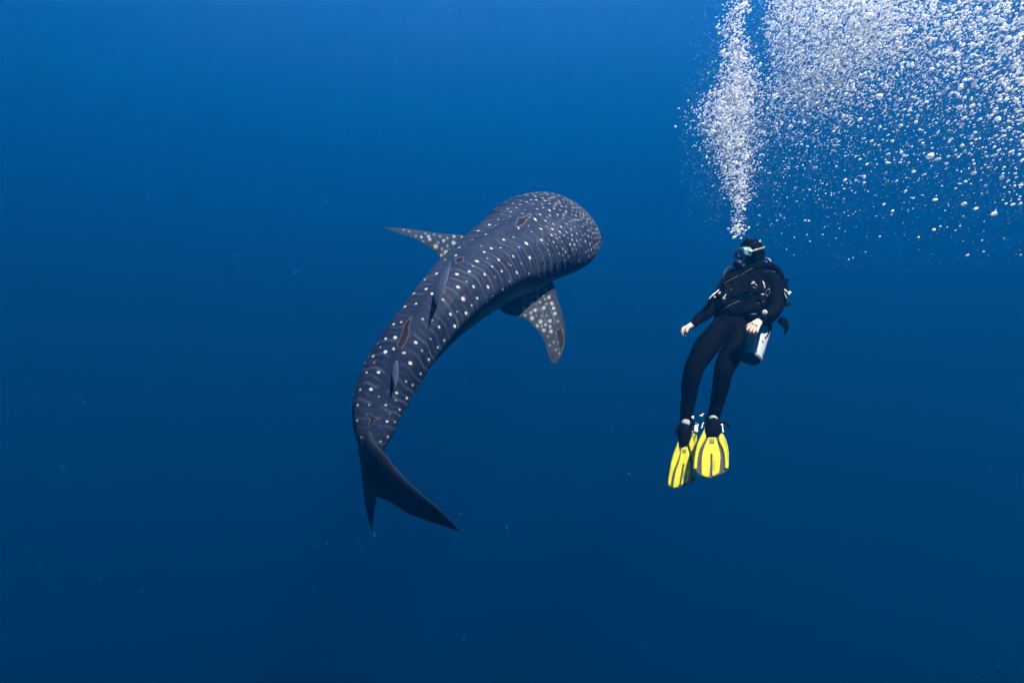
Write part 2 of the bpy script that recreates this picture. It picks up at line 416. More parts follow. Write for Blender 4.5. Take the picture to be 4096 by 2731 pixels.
# faint drawn lines on the head
def paint_line(pts, w, color, amt):
    q3 = np.array([on_body(*p) for p in curve(np.c_[np.array(pts), np.zeros(len(pts))], 40)[:, :2]])
    q3 = curve(q3[::3], 60)
    lo, hi = q3.min(0) - w*3, q3.max(0) + w*3
    box = np.where(((bpos > lo) & (bpos < hi)).all(1))[0]
    d = np.sqrt(((bpos[box][:, None] - q3[None]) ** 2).sum(-1).min(1))
    c = amt * np.clip((w * 1.5 - d) / w, 0, 1)
    base[box] = base[box] * (1 - c[:, None]) + np.array(color) * c[:, None]
    return box, d
pale = (.06, .068, .08)
for L in [[(1480,650),(1485,560),(1510,500),(1555,465)], [(1570,680),(1585,620),(1640,570),(1780,515)], [(1665,690),(1690,655),(1795,625)], [(1330,590),(1330,690),(1345,735)],
          [(1440,560),(1445,680),(1470,790)], [(1370,470),(1362,580),(1372,700)], [(1255,640),(1260,740),(1290,850)], [(1810,880),(1815,830),(1845,800)], [(1600,420),(1650,430),(1720,445)],
          [(1190,720),(1170,850),(1180,960)], [(1600,860),(1640,930),(1650,1000)], [(1700,830),(1740,900),(1735,980)]]:
    paint_line([z6(*p) for p in L], .0042, pale, .7)
# gill slits: dark, cut in
inset = np.zeros(len(bpos))
for L in [[(1225,770),(1262,860),(1292,965)], [(1330,745),(1375,850),(1425,990)], [(1440,730),(1490,840),(1545,985)], [(1580,770),(1635,870),(1678,1005)], [(1160,840),(1185,930),(1200,1010)],
          [(1335,1170),(1332,1270),(1318,1370)], [(1447,1170),(1442,1270),(1420,1380)], [(1557,1160),(1550,1260),(1515,1375)], [(1650,1150),(1640,1240),(1610,1330)], [(1250,1170),(1240,1260),(1225,1340)],
          [(480,305),(560,255),(660,240)], [(345,405),(450,360),(570,345)], [(395,495),(500,455),(610,435)], [(300,520),(360,470),(430,440)]]:
    bx, d = paint_line([z6(*p) for p in L], .008, (.010, .012, .022), .95)
    inset[bx] = np.maximum(inset[bx], np.clip(1 - d / .022, 0, 1) * .016)
SV = SV - SN * inset.reshape(NS, NT, 1)
bpos = SV.reshape(-1, 3)
# wounds and scrapes, with their own outlines
def inpoly(pts, poly):
    x, y = pts[:, 0], pts[:, 1]; c = np.zeros(len(pts), bool); n_ = len(poly)
    for i in range(n_):
        (x1, y1), (x2, y2) = poly[i], poly[(i+1) % n_]
        k = ((y1 > y) != (y2 > y)) & (x < (x2 - x1) * (y - y1) / (y2 - y1 + 1e-9) + x1); c ^= k
    return c
def polydist(pts, poly):
    best = np.full(len(pts), 1e9); poly = np.array(poly); 
    for a, b in zip(poly, np.roll(poly, -1, 0)):
        ab = b - a; t_ = np.clip(((pts - a) @ ab) / max(ab @ ab, 1e-9), 0, 1)
        best = np.minimum(best, np.linalg.norm(pts - a - t_[:, None] * ab, axis=1))
    return best
def wound(colors, pos, mask, poly, core=(.009, .0035, .0035), rim=(.10, .095, .11)):
    uv = project(pos)[:, :2]; poly = np.array(poly); lo, hi = poly.min(0) - 15, poly.max(0) + 15
    b = np.where(mask & ((uv > lo) & (uv < hi)).all(1))[0]
    if not len(b): return
    u2 = uv[b] + 1.6 * np.c_[noise3(pos[b], 260, 21), noise3(pos[b], 260, 22)] * 3
    ins = inpoly(u2, poly); d = polydist(u2, poly)
    rimm = (~ins) * np.clip(1 - d / 5.0, 0, 1) * .6
    colors[b] = colors[b] * (1 - rimm[:, None]) + np.array(rim) * rimm[:, None]
    tone = (.7 + .8 * np.clip(noise3(pos[b], 120, 23) * 2 + .4, 0, 1))[:, None]
    colors[b[ins]] = (np.array(core) * tone)[ins]
fm = front.reshape(-1)
wound(base, bpos, fm, [z1(*p) for p in [(405,1130),(372,1165),(345,1200),(335,1250),(320,1290),(288,1365),(325,1382),(355,1330),(388,1262),(375,1232),(388,1190)]])
wound(base, bpos, fm, [z6(*p) for p in [(835,545),(890,445),(960,435),(1065,382),(1072,402),(1000,455),(965,515),(900,565),(860,570)]], rim=(.14,.14,.17))
wound(base, bpos, fm, [z1(*p) for p in [(765,648),(830,636),(826,672),(772,684)]])
wound(base, bpos, fm, [z2(*p) for p in [(185,712),(212,712),(220,735),(268,742),(226,748),(222,775),(198,788),(208,748)]])
for x, y, r in [(845,965,14),(1205,690,9),(1210,625,8),(850,550,12),(1480,650,8),(690,920,14),(730,740,9),(1075,715,8),(95,1505,10),(570,1330,7)]:   # small raw patches
    p = on_body(*z1(x, y)); d = np.linalg.norm(bpos - p, axis=1); c = .6 * np.clip(1.3 - d / (r / 1000 * 1.3), 0, 1) * np.clip(noise3(bpos, 90, 31) * 3 + .7, 0, 1)
    base = base * (1 - c[:, None]) + np.array((.34, .12, .13)) * c[:, None]

def fin_colors(name, geo):
    v = np.asarray(geo[0]); uv = project(v)[:, :2]
    nz = np.clip(.5 + 1.6 * noise3(v, 7, 5), 0, 1)[:, None]
    if 'pectoral' in name:
        c = np.array((.008, .0125, .021)) + nz * np.array((.009, .0115, .015))
    elif 'upper' in name:
        c = np.array((.004, .005, .013)) + nz * np.array((.004, .005, .008))  # upper tail lobe near black: its shade is put into the skin colour
    elif 'lower' in name:
        c = np.array((.018, .024, .044)) + nz * np.array((.02, .022, .03))
    else:
        c = np.array((.016, .021, .042)) + nz * np.array((.02, .022, .03))
    return v, uv, c
FC = {}
for k, geo in FINS.items():
    v, uv, c = fin_colors(k, geo)
    lst = []
    if k == 'pectoral_right':
        lst = [z7(x, y) + (r,) for x, y, r in [(725,335,20),(868,408,18),(765,422,15),(752,520,20),(835,490,12),(922,518,17),(855,548,13),(962,612,18),(567,530,20),(655,603,16),(545,688,22),(715,708,17),
            (838,680,19),(988,683,17),(1008,760,17),(665,830,21),(792,882,21),(932,872,18),(870,930,15),(745,945,16),(842,1010,19),(948,1030,17),(650,752,14),(812,795,13),(880,615,13),(785,592,13),
            (1050,875,13),(935,955,15),(990,1185,12),(865,330,14),(800,355,13),(730,790,12),(880,790,12),(810,950,13),(900,1105,11),(930,1235,11),(660,510,13),(430,740,12),(560,790,12),(675,455,12),(1075,1360,10),(1020,1300,10)]]
    if k == 'pectoral_left':
        lst = [z1(x, y) + (r,) for x, y, r in [(605,548,24),(690,602,26),(555,490,17),(545,465,16),(625,515,13),(670,500,15),(752,518,20),(755,465,14),(655,570,13),(485,470,14),(440,462,12),(385,425,12),
            (700,545,12),(800,525,13),(640,465,12),(700,480,11),(590,450,10),(520,440,10),(340,412,10),(650,620,14),(820,470,12),(500,505,10),(720,575,11)]]
    for u, w, r in lst:
        d = np.hypot(uv[:, 0] - u, uv[:, 1] - w) * KPX * 7.1
        q_ = .85 * np.clip((r / 1000 * 1.15 - d) / (r / 1000 * .5), 0, 1) * (1 if r > 13 else .6)
        c = c * (1 - q_[:, None]) + np.array((.24, .255, .23)) * q_[:, None]
    if k == 'pectoral_right':
        for L in [[(715,600),(770,680),(830,750)], [(905,640),(950,720),(1000,830),(1005,920)], [(820,780),(850,840),(870,880)], [(560,560),(610,630),(640,700)]]:
            cv = np.array([z7(*p) for p in L]); q_ = .55 * np.clip(1.5 - polydist(uv, np.vstack([cv, cv[::-1]])) / 2.2, 0, 1)
            c = c * (1 - q_[:, None]) + np.array((.07, .08, .09)) * q_[:, None]
        wound(c, v, np.ones(len(v), bool), [z7(*p) for p in [(1100,965),(1060,1000),(1028,1040),(1040,1100),(1062,1200),(1048,1250),(1085,1292),(1125,1270),(1135,1200),(1142,1120),(1118,1030)]], core=(.004,.002,.003))
        tip = np.clip((uv[:, 1] - z7(0, 1330)[1]) / 60, 0, 1)[:, None] * .06
        c = c * (1 - tip) + np.array((.06, .065, .07)) * tip
    FC[k] = c

skin_mat = bpy.data.materials.new('shark_skin'); skin_mat.use_nodes = True
nt = skin_mat.node_tree; b = nt.nodes['Principled BSDF']
at = nt.nodes.new('ShaderNodeAttribute'); at.attribute_name = 'Col'
tc = nt.nodes.new('ShaderNodeTexCoord'); nz = nt.nodes.new('ShaderNodeTexNoise'); nz.inputs['Scale'].default_value = 42; nz.inputs['Detail'].default_value = 6
mr = nt.nodes.new('ShaderNodeMapRange'); mr.inputs['From Min'].default_value = .3; mr.inputs['From Max'].default_value = .7; mr.inputs['To Min'].default_value = .72; mr.inputs['To Max'].default_value = 1.28
mm = nt.nodes.new('ShaderNodeMix'); mm.data_type = 'RGBA'; mm.blend_type = 'MULTIPLY'; mm.inputs['Factor'].default_value = 1
nt.links.new(tc.outputs['Object'], nz.inputs['Vector']); nt.links.new(nz.outputs['Fac'], mr.inputs['Value'])
nt.links.new(at.outputs['Color'], mm.inputs['A']); nt.links.new(mr.outputs['Result'], mm.inputs['B']); nt.links.new(mm.outputs['Result'], b.inputs['Base Color'])
b.inputs['Roughness'].default_value = .7; b.inputs['Specular IOR Level'].default_value = .10
bp = nt.nodes.new('ShaderNodeBump'); bp.inputs['Strength'].default_value = .25; bp.inputs['Distance'].default_value = .006
nt.links.new(nz.outputs['Fac'], bp.inputs['Height']); nt.links.new(bp.outputs[0], b.inputs['Normal'])

shark_base = SC_[NS // 2].copy()
shark = thing('whale_shark', 'dark spotted whale shark with raw scars along its back, tail curved below', 'shark', shark_base)
V = np.concatenate([bpos, [nose_c], [tail_c]]); F = []
for i in range(NS - 1):
    for j in range(NT):
        k = (j + 1) % NT; F.append((i*NT+j, i*NT+k, (i+1)*NT+k, (i+1)*NT+j))
N0 = NS * NT
for j in range(NT):
    k = (j + 1) % NT; F.append((k, j, N0)); F.append(((NS-1)*NT+j, (NS-1)*NT+k, N0 + 1))
def outward(geo):
    v, f = np.asarray(geo[0]), geo[1]
    vol_ = 0.0; c = v.mean(0)
    for q_ in f[::max(1, len(f)//4000)]:
        a = v[q_[0]] - c
        for i in range(1, len(q_) - 1): vol_ += np.dot(a, np.cross(v[q_[i]] - c, v[q_[i+1]] - c))
    return (v, f) if vol_ > 0 else (v, [tuple(reversed(q_)) for q_ in f])
body = mesh_obj('body', outward((V, F)), skin_mat, shark)
allp = [V]; allc = [base, base[:1], base[-1:]]
tmp = []
for k, geo in FINS.items():
    tmp.append(mesh_obj('fin_' + k, outward(geo), None, shark)); allp.append(geo[0]); allc.append(FC[k])
    if len(FC[k]) != len(geo[0]): raise RuntimeError('fin colours')
allp = np.concatenate(allp); allc = np.concatenate(allc)
body = boolean_union(body, tmp)
if not body.data.materials: body.data.materials.append(skin_mat)
print('shark body', len(body.data.vertices), len(body.data.polygons))
kd = kdtree.KDTree(len(allp)); off_ = np.array(shark_base)
for i, p in enumerate(allp - off_): kd.insert(p, i)
kd.balance()
nv = len(body.data.vertices); idx = [kd.find(v.co)[1] for v in body.data.vertices]
ca = body.data.color_attributes.new('Col', 'FLOAT_COLOR', 'POINT')
cc = np.ones((nv, 4)); cc[:, :3] = np.clip(allc[idx], 0, 1)
ca.data.foreach_set('color', cc.reshape(-1))
# ------------------------------------------------------------------ diver
a3 = lambda x, y: (2650 + x / 2.6133, 900 + y / 2.6133)        # measured on the upper body
a4 = lambda x, y: (2600 + x / 2.6133, 1400 + y / 2.6133)       # measured on the legs
b3 = lambda x, y: (2850 + x / 7.84, 930 + y / 7.84)            # measured on the head
c4 = lambda x, y: (2800 + x / 5.88, 1100 + y / 5.88)           # measured on the chest
def A3(x, y, d): return P(*a3(x, y), d)
def A4(x, y, d): return P(*a4(x, y), d)
def B3(x, y, d): return P(*b3(x, y), d)
def C4(x, y, d): return P(*c4(x, y), d)

M_suit = mat('black_neoprene', (.0016, .0018, .0030), .75, .012, noise=(60, .35), bump=.15)
M_skin = mat('diver_skin', (.44, .31, .23), .5, .35, noise=(90, .10))
M_hood = mat('hood_neoprene', (.0024, .0026, .0040), .7, .012, noise=(70, .3), bump=.12)
M_nylon = mat('black_nylon', (.0017, .0017, .0026), .8, .012, noise=(140, .4), bump=.25)
M_nylon2 = mat('charcoal_nylon', (.0036, .0036, .0050), .7, .012, noise=(140, .35), bump=.25)
M_rubber = mat('black_rubber', (.0022, .0021, .0024), .7, .012, noise=(50, .2))
M_plum = mat('plum_plastic', (.020, .008, .014), .5, .2)
M_pale = mat('pale_plastic', (.42, .42, .36), .35, .5)
M_white = mat('white_plastic', (.40, .40, .37), .4, .5)
M_steel = mat('brushed_steel', (.40, .40, .38), .28, .5, metallic=.6)
M_alu = mat('painted_tank_metal', (.34, .38, .37), .42, .5, noise=(14, .10))
M_yellow = mat('yellow_fin_plastic', (.34, .31, .003), .55, .10, noise=(18, .3))
M_yellow2 = mat('lime_edge_plastic', (.20, .22, .002), .5, .1)
M_membrane = mat('smoky_fin_rubber', (.010, .012, .007), .5, .15, noise=(40, .2), alpha=.6)
M_boot = mat('grey_boot_neoprene', (.20, .22, .21), .7, .2, noise=(120, .25), bump=.2)
M_print = mat('dark_print', (.030, .040, .020), .6, .2)
M_greyprint = mat('grey_print', (.20, .21, .17), .6, .2)
M_skirt = mat('clear_silicone', (.18, .34, .36), .18, .6, trans=.35)
M_lens = mat('tempered_glass', (.10, .30, .36), .06, .8, trans=.35)
M_strapclear = mat('clear_strap_silicone', (.22, .26, .26), .3, .5, trans=.1)
M_piping = mat('grey_piping', (.09, .095, .09), .6, .2)

# ---- skeleton: name: (position, radius)
J = {
 'pelvis': (A3(700, 1090, 5.74), .135), 'waist': (A3(780, 940, 5.82), .118), 'chest': (A3(880, 730, 5.92), .140), 'collar': (A3(925, 560, 6.00), .115), 'neck': (A3(950, 455, 6.02), .058), 'skull': (A3(965, 380, 6.01), .060),
 'hip_r': (A3(600, 1110, 5.74), .108), 'thigh_r': (A3(480, 1230, 5.66), .098), 'knee_r': (A4(445, 205, 5.56), .074), 'calf_r': (A4(418, 380, 5.56), .066), 'shin_r': (A4(395, 560, 5.58), .053), 'ankle_r': (A4(376, 735, 5.58), .042), 'foot_r': (A4(368, 870, 5.53), .040), 'toe_r': (A4(362, 960, 5.50), .030),
 'hip_l': (A3(800, 1130, 5.72), .108), 'thigh_l': (A4(860, 20, 5.64), .096), 'knee_l': (A4(768, 195, 5.54), .074), 'calf_l': (A4(750, 330, 5.55), .068), 'shin_l': (A4(712, 530, 5.57), .055), 'ankle_l': (A4(662, 695, 5.57), .042), 'foot_l': (A4(655, 830, 5.52), .040), 'toe_l': (A4(648, 910, 5.48), .030),
 'shoulder_r': (A3(730, 590, 6.00), .078), 'upperarm_r': (A3(610, 730, 5.96), .062), 'elbow_r': (A3(505, 880, 5.86), .048), 'forearm_r': (A3(410, 965, 5.78), .044), 'wrist_r': (A3(322, 1035, 5.72), .029),
 'shoulder_l': (A3(1140, 560, 5.88), .082), 'upperarm_l': (A3(1180, 720, 5.76), .070), 'elbow_l': (A3(1195, 880, 5.62), .054), 'forearm_l': (A3(1120, 935, 5.54), .046), 'wrist_l': (A3(1040, 985, 5.48), .030),
}
E_ = [('pelvis','waist'),('waist','chest'),('chest','collar'),('collar','neck'),('neck','skull'),
      ('pelvis','hip_r'),('hip_r','thigh_r'),('thigh_r','knee_r'),('knee_r','calf_r'),('calf_r','shin_r'),('shin_r','ankle_r'),('ankle_r','foot_r'),('foot_r','toe_r'),
      ('pelvis','hip_l'),('hip_l','thigh_l'),('thigh_l','knee_l'),('knee_l','calf_l'),('calf_l','shin_l'),('shin_l','ankle_l'),('ankle_l','foot_l'),('foot_l','toe_l'),
      ('collar','shoulder_r'),('shoulder_r','upperarm_r'),('upperarm_r','elbow_r'),('elbow_r','forearm_r'),('forearm_r','wrist_r'),
      ('collar','shoulder_l'),('shoulder_l','upperarm_l'),('upperarm_l','elbow_l'),('elbow_l','forearm_l'),('forearm_l','wrist_l')]
# hands: palm bones and five fingers each
HANDS = set()
def hand(side, palm, knuckles, fingers, thumb):
    w = 'wrist_' + side
    J['palm_' + side] = (palm, .030); E_.append((w, 'palm_' + side)); HANDS.add('palm_' + side)
    for i, (k, f) in enumerate(zip(knuckles, fingers)):
        prev = 'palm_' + side
        for j, q_ in enumerate([k] + list(f)):
            nm = f'finger{i}_{j}_{side}'; J[nm] = (q_, (.0125, .0105, .0095, .0075)[j]); E_.append((prev, nm)); HANDS.add(nm); prev = nm
    prev = 'palm_' + side
    for j, q_ in enumerate(thumb):
        nm = f'thumb{j}_{side}'; J[nm] = (q_, (.014, .0115, .009)[j]); E_.append((prev, nm)); HANDS.add(nm); prev = nm
# left hand hangs in front of the thigh, back of the hand to the light
hand('l', A3(975, 1032, 5.44),
     [A3(905, 1062, 5.415), A3(935, 1078, 5.405), A3(965, 1090, 5.40), A3(995, 1085, 5.41)],
     [[A3(882, 1095, 5.40), A3(880, 1125, 5.415), A3(886, 1146, 5.43)], [A3(915, 1112, 5.39), A3(905, 1145, 5.405), A3(908, 1168, 5.425)],
      [A3(950, 1122, 5.385), A3(938, 1152, 5.40), A3(936, 1174, 5.42)], [A3(988, 1115, 5.395), A3(975, 1142, 5.405), A3(968, 1160, 5.42)]],
     [A3(925, 1030, 5.43), A3(890, 1050, 5.43), A3(872, 1080, 5.435)])
# right hand is held out, fingers loosely curled
hand('r', A3(272, 1058, 5.70),
     [A3(238, 1062, 5.68), A3(230, 1078, 5.675), A3(232, 1094, 5.68), A3(242, 1106, 5.69)],
     [[A3(208, 1082, 5.665), A3(200, 1108, 5.665), A3(218, 1124, 5.675)], [A3(202, 1104, 5.66), A3(194, 1132, 5.662), A3(216, 1146, 5.672)],
      [A3(206, 1122, 5.665), A3(206, 1150, 5.668), A3(228, 1160, 5.68)], [A3(218, 1132, 5.68), A3(226, 1156, 5.685), A3(244, 1164, 5.69)]],
     [A3(262, 1080, 5.675), A3(252, 1108, 5.66), A3(246, 1130, 5.655)])
names = list(J); ix = {k: i for i, k in enumerate(names)}
def skin_mesh(name, names_, edges_, sub=2):
    idx_ = {k: i for i, k in enumerate(names_)}
    me = bpy.data.meshes.new(name); me.from_pydata([tuple(J[k][0]) for k in names_], [(idx_[a], idx_[b]) for a, b in edges_], [])
    o = bpy.data.objects.new(name, me); COL.objects.link(o)
    sk = o.modifiers.new('skin', 'SKIN'); sk.use_smooth_shade = True; sk.branch_smoothing = .35
    lay = me.skin_vertices[0].data if me.skin_vertices else None
    if lay is None:
        me.attributes.new; bm = bmesh.new(); bm.from_mesh(me); bm.verts.layers.skin.verify(); bm.to_mesh(me); bm.free(); lay = me.skin_vertices[0].data
    for k, i in idx_.items():
        r = J[k][1]; lay[i].radius = (r, r); lay[i].use_root = (i == 0)
    ss = o.modifiers.new('sub', 'SUBSURF'); ss.levels = sub; ss.render_levels = sub
    dg = bpy.context.evaluated_depsgraph_get()
    m2 = bpy.data.meshes.new_from_object(o.evaluated_get(dg)); o.modifiers.clear(); old = o.data; o.data = m2; bpy.data.meshes.remove(old)
    return o
# head shape in its own frame
HF = unit((-.93, -.33, -.07)); HU = unit(np.array((.06, .05, 1.0)) - (np.array((.06, .05, 1.0)) @ HF) * HF); HL = np.cross(HU, HF)     # forward, up, her left
HC = B3(1215, 690, 5.99)
def head_shape(s=1.0, nu=48, nv=36):
    rings = []
    for i in range(nv):
        ph = math.pi * (i + .5) / nv; z = math.cos(ph); s_ = math.sin(ph) ** .86
        row = []
        for j in range(nu):
            a = 2*math.pi*j/nu; f = math.cos(a) * s_; l = math.sin(a) * s_
            zz = z * .130
            lo = np.clip(-z, 0, 1)
            ff = f * (.098 - .012 * lo) if f > 0 else f * (.122 - .035 * lo)
            ll = l * (.076 - .022 * lo)
            if f > 0: ff += .010 * math.exp(-((z + .72) / .22) ** 2) * math.exp(-(l / .35) ** 2)                 # chin
            if f > 0: ff += .024 * math.exp(-((z + .22) / .16) ** 2) * math.exp(-(l / .16) ** 2)                 # nose
            if f > 0: ff += .006 * math.exp(-((z + .47) / .07) ** 2) * math.exp(-(l / .28) ** 2)                 # lips
            if f > 0: ff -= .009 * math.exp(-((z - .04) / .12) ** 2) * math.exp(-((abs(l) - .38) / .18) ** 2)    # eye sockets
            row.append(HC + s * (HF * ff + HL * ll + HU * zz))
        rings.append(row)
    return loft(rings)
diver_base = J['toe_l'][0]
person = thing('person', 'diver in a black hooded wetsuit hanging upright, head turned aside', 'person', diver_base)
fig = skin_mesh('body', names, E_)
hd = mesh_obj('head_part', outward(head_shape()), None)
fig = boolean_union(fig, [hd])
pos = np.array([tuple(v.co) for v in fig.data.vertices])
nrm = np.array([tuple(v.normal) for v in fig.data.vertices])
jp = np.array([J[k][0] for k in names]); near = np.zeros(len(pos), int)
for i in range(0, len(pos), 4000): near[i:i+4000] = ((pos[i:i+4000, None] - jp[None]) ** 2).sum(-1).argmin(1)
is_hand = np.array([names[k] in HANDS for k in near]) & (np.linalg.norm(pos - jp[near], axis=1) < .048)
local = np.c_[(pos - HC) @ HF, (pos - HC) @ HL, (pos - HC) @ HU]
is_head = (local[:, 2] > -.10) & (np.linalg.norm(local[:, :2], axis=1) < .125) & (local[:, 2] < .2)
polys = [tuple(p.vertices) for p in fig.data.polygons]
# wetsuit: follows the body a few millimetres out, ends at the wrists and neck
loc2 = pos - np.array(diver_base)
fig.data.vertices.foreach_set('co', loc2.reshape(-1)); fig.data.update()
fig.parent = person; fig['_o'] = [float(k) for k in diver_base]; fig.name = 'body'
fig.data.materials.clear(); fig.data.materials.append(M_skin)
keep = [p for p in polys if not any(is_hand[k] or is_head[k] for k in p)]
def sub_shell(keep_, off, amp=0.0, seed=1):
    used = sorted({k for p in keep_ for k in p}); m = {k: i for i, k in enumerate(used)}
    o = off + amp * noise3(pos[used], 34, seed)
    return pos[used] + nrm[used] * o[:, None] if np.ndim(o) else pos[used] + nrm[used] * o, [tuple(m[k] for k in p) for p in keep_]
mesh_obj('wetsuit', sub_shell(keep, .0055, .010, 41), M_suit, person)
hv, hf = head_shape(1.0); hl = np.c_[(hv - HC) @ HF, (hv - HC) @ HL, (hv - HC) @ HU]
ang = np.arctan2(np.abs(hl[:, 1]), hl[:, 0])
open_face = (hl[:, 0] > .012) & (hl[:, 2] < .058) & (hl[:, 2] > -.112)
hkeep = [p for p in hf if not all(open_face[k] for k in p)]
hv2 = HC + (hv - HC) * 1.055
mesh_obj('hood', (hv2, hkeep), M_hood, person)
nk = curve([HC - HU*.070 - HF*.050, HC - HU*.11 - HF*.040, J['neck'][0], J['collar'][0] + (J['neck'][0]-J['collar'][0])*.35], 14)
mesh_obj('hood_bib', tube(nk, np.linspace(.060, .088, 14), 22), M_hood, person)
cs = curve([HC - HF*.095 + HU*.085 + HL*.02, HC + HU*.1385 - HF*.01 + HL*.01, HC + HF*.070 + HU*.100 + HL*.01], 20)
mesh_obj('hood_seam', tube(cs, .0022, 6), M_piping, person)
for sgn in (1, -1):      # eyes and brows behind the mask
    ey_ = mesh_obj('eye', ellipsoid(HC + HF*.080 + HL*.031*sgn + HU*.006, [HF*.011, HL*.013, HU*.010], 14, 10), M_white, person)
    mesh_obj('iris', ellipsoid(HC + HF*.0905 + HL*.031*sgn + HU*.006, [HF*.0025, HL*.006, HU*.006], 10, 6), M_rubber, ey_)

# printed marks down the left thigh: a row of letter-like blocks with a round emblem between
leg_dir = unit(J['knee_l'][0] - J['hip_l'][0])
def on_leg(u, v):
    k = np.where(((pos - J['hip_l'][0]) @ leg_dir > -.25) & ~is_hand)[0]
    uv = project(pos[k]); d2 = ((uv[:, :2] - (u, v)) ** 2).sum(1); c = k[np.argsort(d2)[:14]]
    return pos[c[np.argmin(project(pos[c])[:, 2])]]
y0 = lambda x, y: (2930 + x / 13.07, 1310 + y / 13.07)
geos = []
dmean = None
ring_pts = [(400,1130),(475,1040),(560,940),(645,850),(890,580),(960,510),(1030,450),(1110,390)]
for x, y in ring_pts:
    u, v = y0(x, y); p = on_leg(u, v); d_ = project(p)[2] - .012
    for ox, oy, w, h in ((-14, -30, 34, 96), (30, 8, 22, 70)):
        q4 = [P(*y0(x + ox - w*.5 + sx_*w + sy_*h*.30, y + oy - h*.5 + sy_*h), d_) for sx_, sy_ in ((0,0),(1,0),(1,1),(0,1))]
        geos.append(slab(q4, unit(-q4[0]), .003))
uE, vE = y0(760, 690); pE = on_leg(uE, vE); dE = project(pE)[2] - .013
geos.append(torus(P(uE, vE, dE), unit(-P(uE, vE, dE)), .0135, .0016, 18, 6, squash=1.15))
geos.append(slab([P(*y0(x, y), dE) for x, y in ((730,620),(790,640),(770,720),(835,730),(800,810),(715,740))], unit(-pE), .003))
legmark = mesh_obj('thigh_print', merge(*geos), M_greyprint, person, smooth=False)
for w in ('r', 'l'):     # boots with a pale grey instep
    an, ft, kn = J['ankle_' + w][0], J['foot_' + w][0], J['shin_' + w][0]
    bo = mesh_obj('boot', tube(curve([kn + (an-kn)*.45, an, an + (ft-an)*.5, ft], 14), [.053,.052,.050,.049,.048,.047,.047,.048,.049,.049,.048,.046,.043,.040], 20), M_suit, person)
    c_ = an + (ft - an) * .16; fwd = unit(-c_); dn = unit(ft - an); sd = np.cross(fwd, dn)
    mesh_obj('instep_patch', ellipsoid(c_ + fwd * .040, [sd * .036, fwd * .026, dn * .032], 20, 12), M_boot, bo)

# ------------------------------------------------------------------ scuba tank
TB, TTp = A3(915, 1400, 5.84), A3(1131, 712, 6.20)
tax = unit(TTp - TB); tl = np.linalg.norm(TTp - TB)
tank = thing('scuba_tank', 'pale grey metal scuba tank with shade-darkened base strapped behind the diver', 'tank', TB)
def rings_on_axis(prof, n_=40):
    e1 = unit(np.cross(tax, (0, 0, 1))); e2 = np.cross(tax, e1); a = np.linspace(0, 2*np.pi, n_, endpoint=False)
    return [TB + tax * h + r * (np.outer(np.cos(a), e1) + np.outer(np.sin(a), e2)) for h, r in prof]
mesh_obj('cylinder', loft(rings_on_axis([(.006,.080),(.010,.088),(.018,.0905),(tl-.16,.0905),(tl-.12,.086),(tl-.08,.070),(tl-.055,.045),(tl-.045,.026),(tl-.01,.024)])), M_alu, tank)
mesh_obj('tank_base', loft(rings_on_axis([(-.004,.030),(-.006,.072),(-.002,.082),(.008,.0835)])), mat('painted_base_shade', (.07, .08, .10), .6, noise=(25, .2)), tank)  # darker base colour carries the shade on the tank's bottom face
vl = mesh_obj('valve', loft(rings_on_axis([(tl-.015,.020),(tl+.03,.020),(tl+.035,.014),(tl+.05,.012)], 16)), M_steel, tank)
sdv = unit(np.cross(tax, unit(-TB)))
mesh_obj('valve_knob', tube(np.array([TTp + tax*.015 + sdv*.018, TTp + tax*.015 + sdv*.075]), .017, 12), M_rubber, vl)
for h in (.34, .46):
    a = np.linspace(0, 2*np.pi, 30); e1 = unit(np.cross(tax, (0, 0, 1))); e2 = np.cross(tax, e1)
    band = np.array([TB + tax*h + .0945*(math.cos(k)*e1 + math.sin(k)*e2) for k in a])
    mesh_obj('tank_band', strap(band, [math.cos(k)*e1 + math.sin(k)*e2 for k in a], .05, .004), M_nylon, tank)

# ------------------------------------------------------------------ buoyancy vest
LAT = unit((.80, -.46, -.36)); UPT = unit(J['collar'][0] - J['pelvis'][0]); LAT = unit(LAT - (LAT @ UPT) * UPT); FWD = np.cross(LAT, UPT)
if FWD[1] > 0: FWD = -FWD
vest = thing('buoyancy_vest', 'black buoyancy vest with steel rings and buckles worn over the wetsuit', 'vest', J['waist'][0])
def torso_ring(c, hw, hd, bulge=0.0, n_=56):
    a = np.linspace(0, 2*np.pi, n_, endpoint=False); o = []
    for k in a:
        s_, c_ = math.sin(k), math.cos(k)       # c_ = forward
        w_ = np.sign(s_) * abs(s_) ** .8; f_ = np.sign(c_) * abs(c_) ** .8
        lobes = 1 + bulge * (math.exp(-((abs(k - math.pi) - 2.35) / .45) ** 2)) - bulge * .6 * math.exp(-((min(k, 2*math.pi-k)) / .22) ** 2)
        o.append(c + LAT * hw * w_ * lobes + FWD * hd * f_ * lobes)
    return o
VR = [(A3(935, 520, 6.02), .135, .095, .0), (A3(915, 575, 6.00), .185, .120, .05), (A3(885, 655, 5.95), .208, .145, .10), (A3(850, 750, 5.91), .208, .155, .14), (A3(815, 850, 5.86), .200, .155, .16), (A3(785, 935, 5.82), .190, .150, .14), (A3(765, 995, 5.79), .180, .140, .06), (A3(755, 1022, 5.775), .160, .125, .0)]
tq = np.linspace(0, 1, len(VR)); nq = 40
cc_ = spline(tq, [r[0] for r in VR], np.linspace(0, 1, nq)); pr = spline(tq, [r[1:] for r in VR], np.linspace(0, 1, nq))
rings = [torso_ring(c, *p) for c, p in zip(cc_, pr)]
vv, vf = loft(rings); vv = vv + .006 * noise3(vv, 25, 51)[:, None] * FWD + .003 * noise3(vv, 70, 52)[:, None] * LAT
mesh_obj('jacket', (vv, vf), M_nylon, vest)
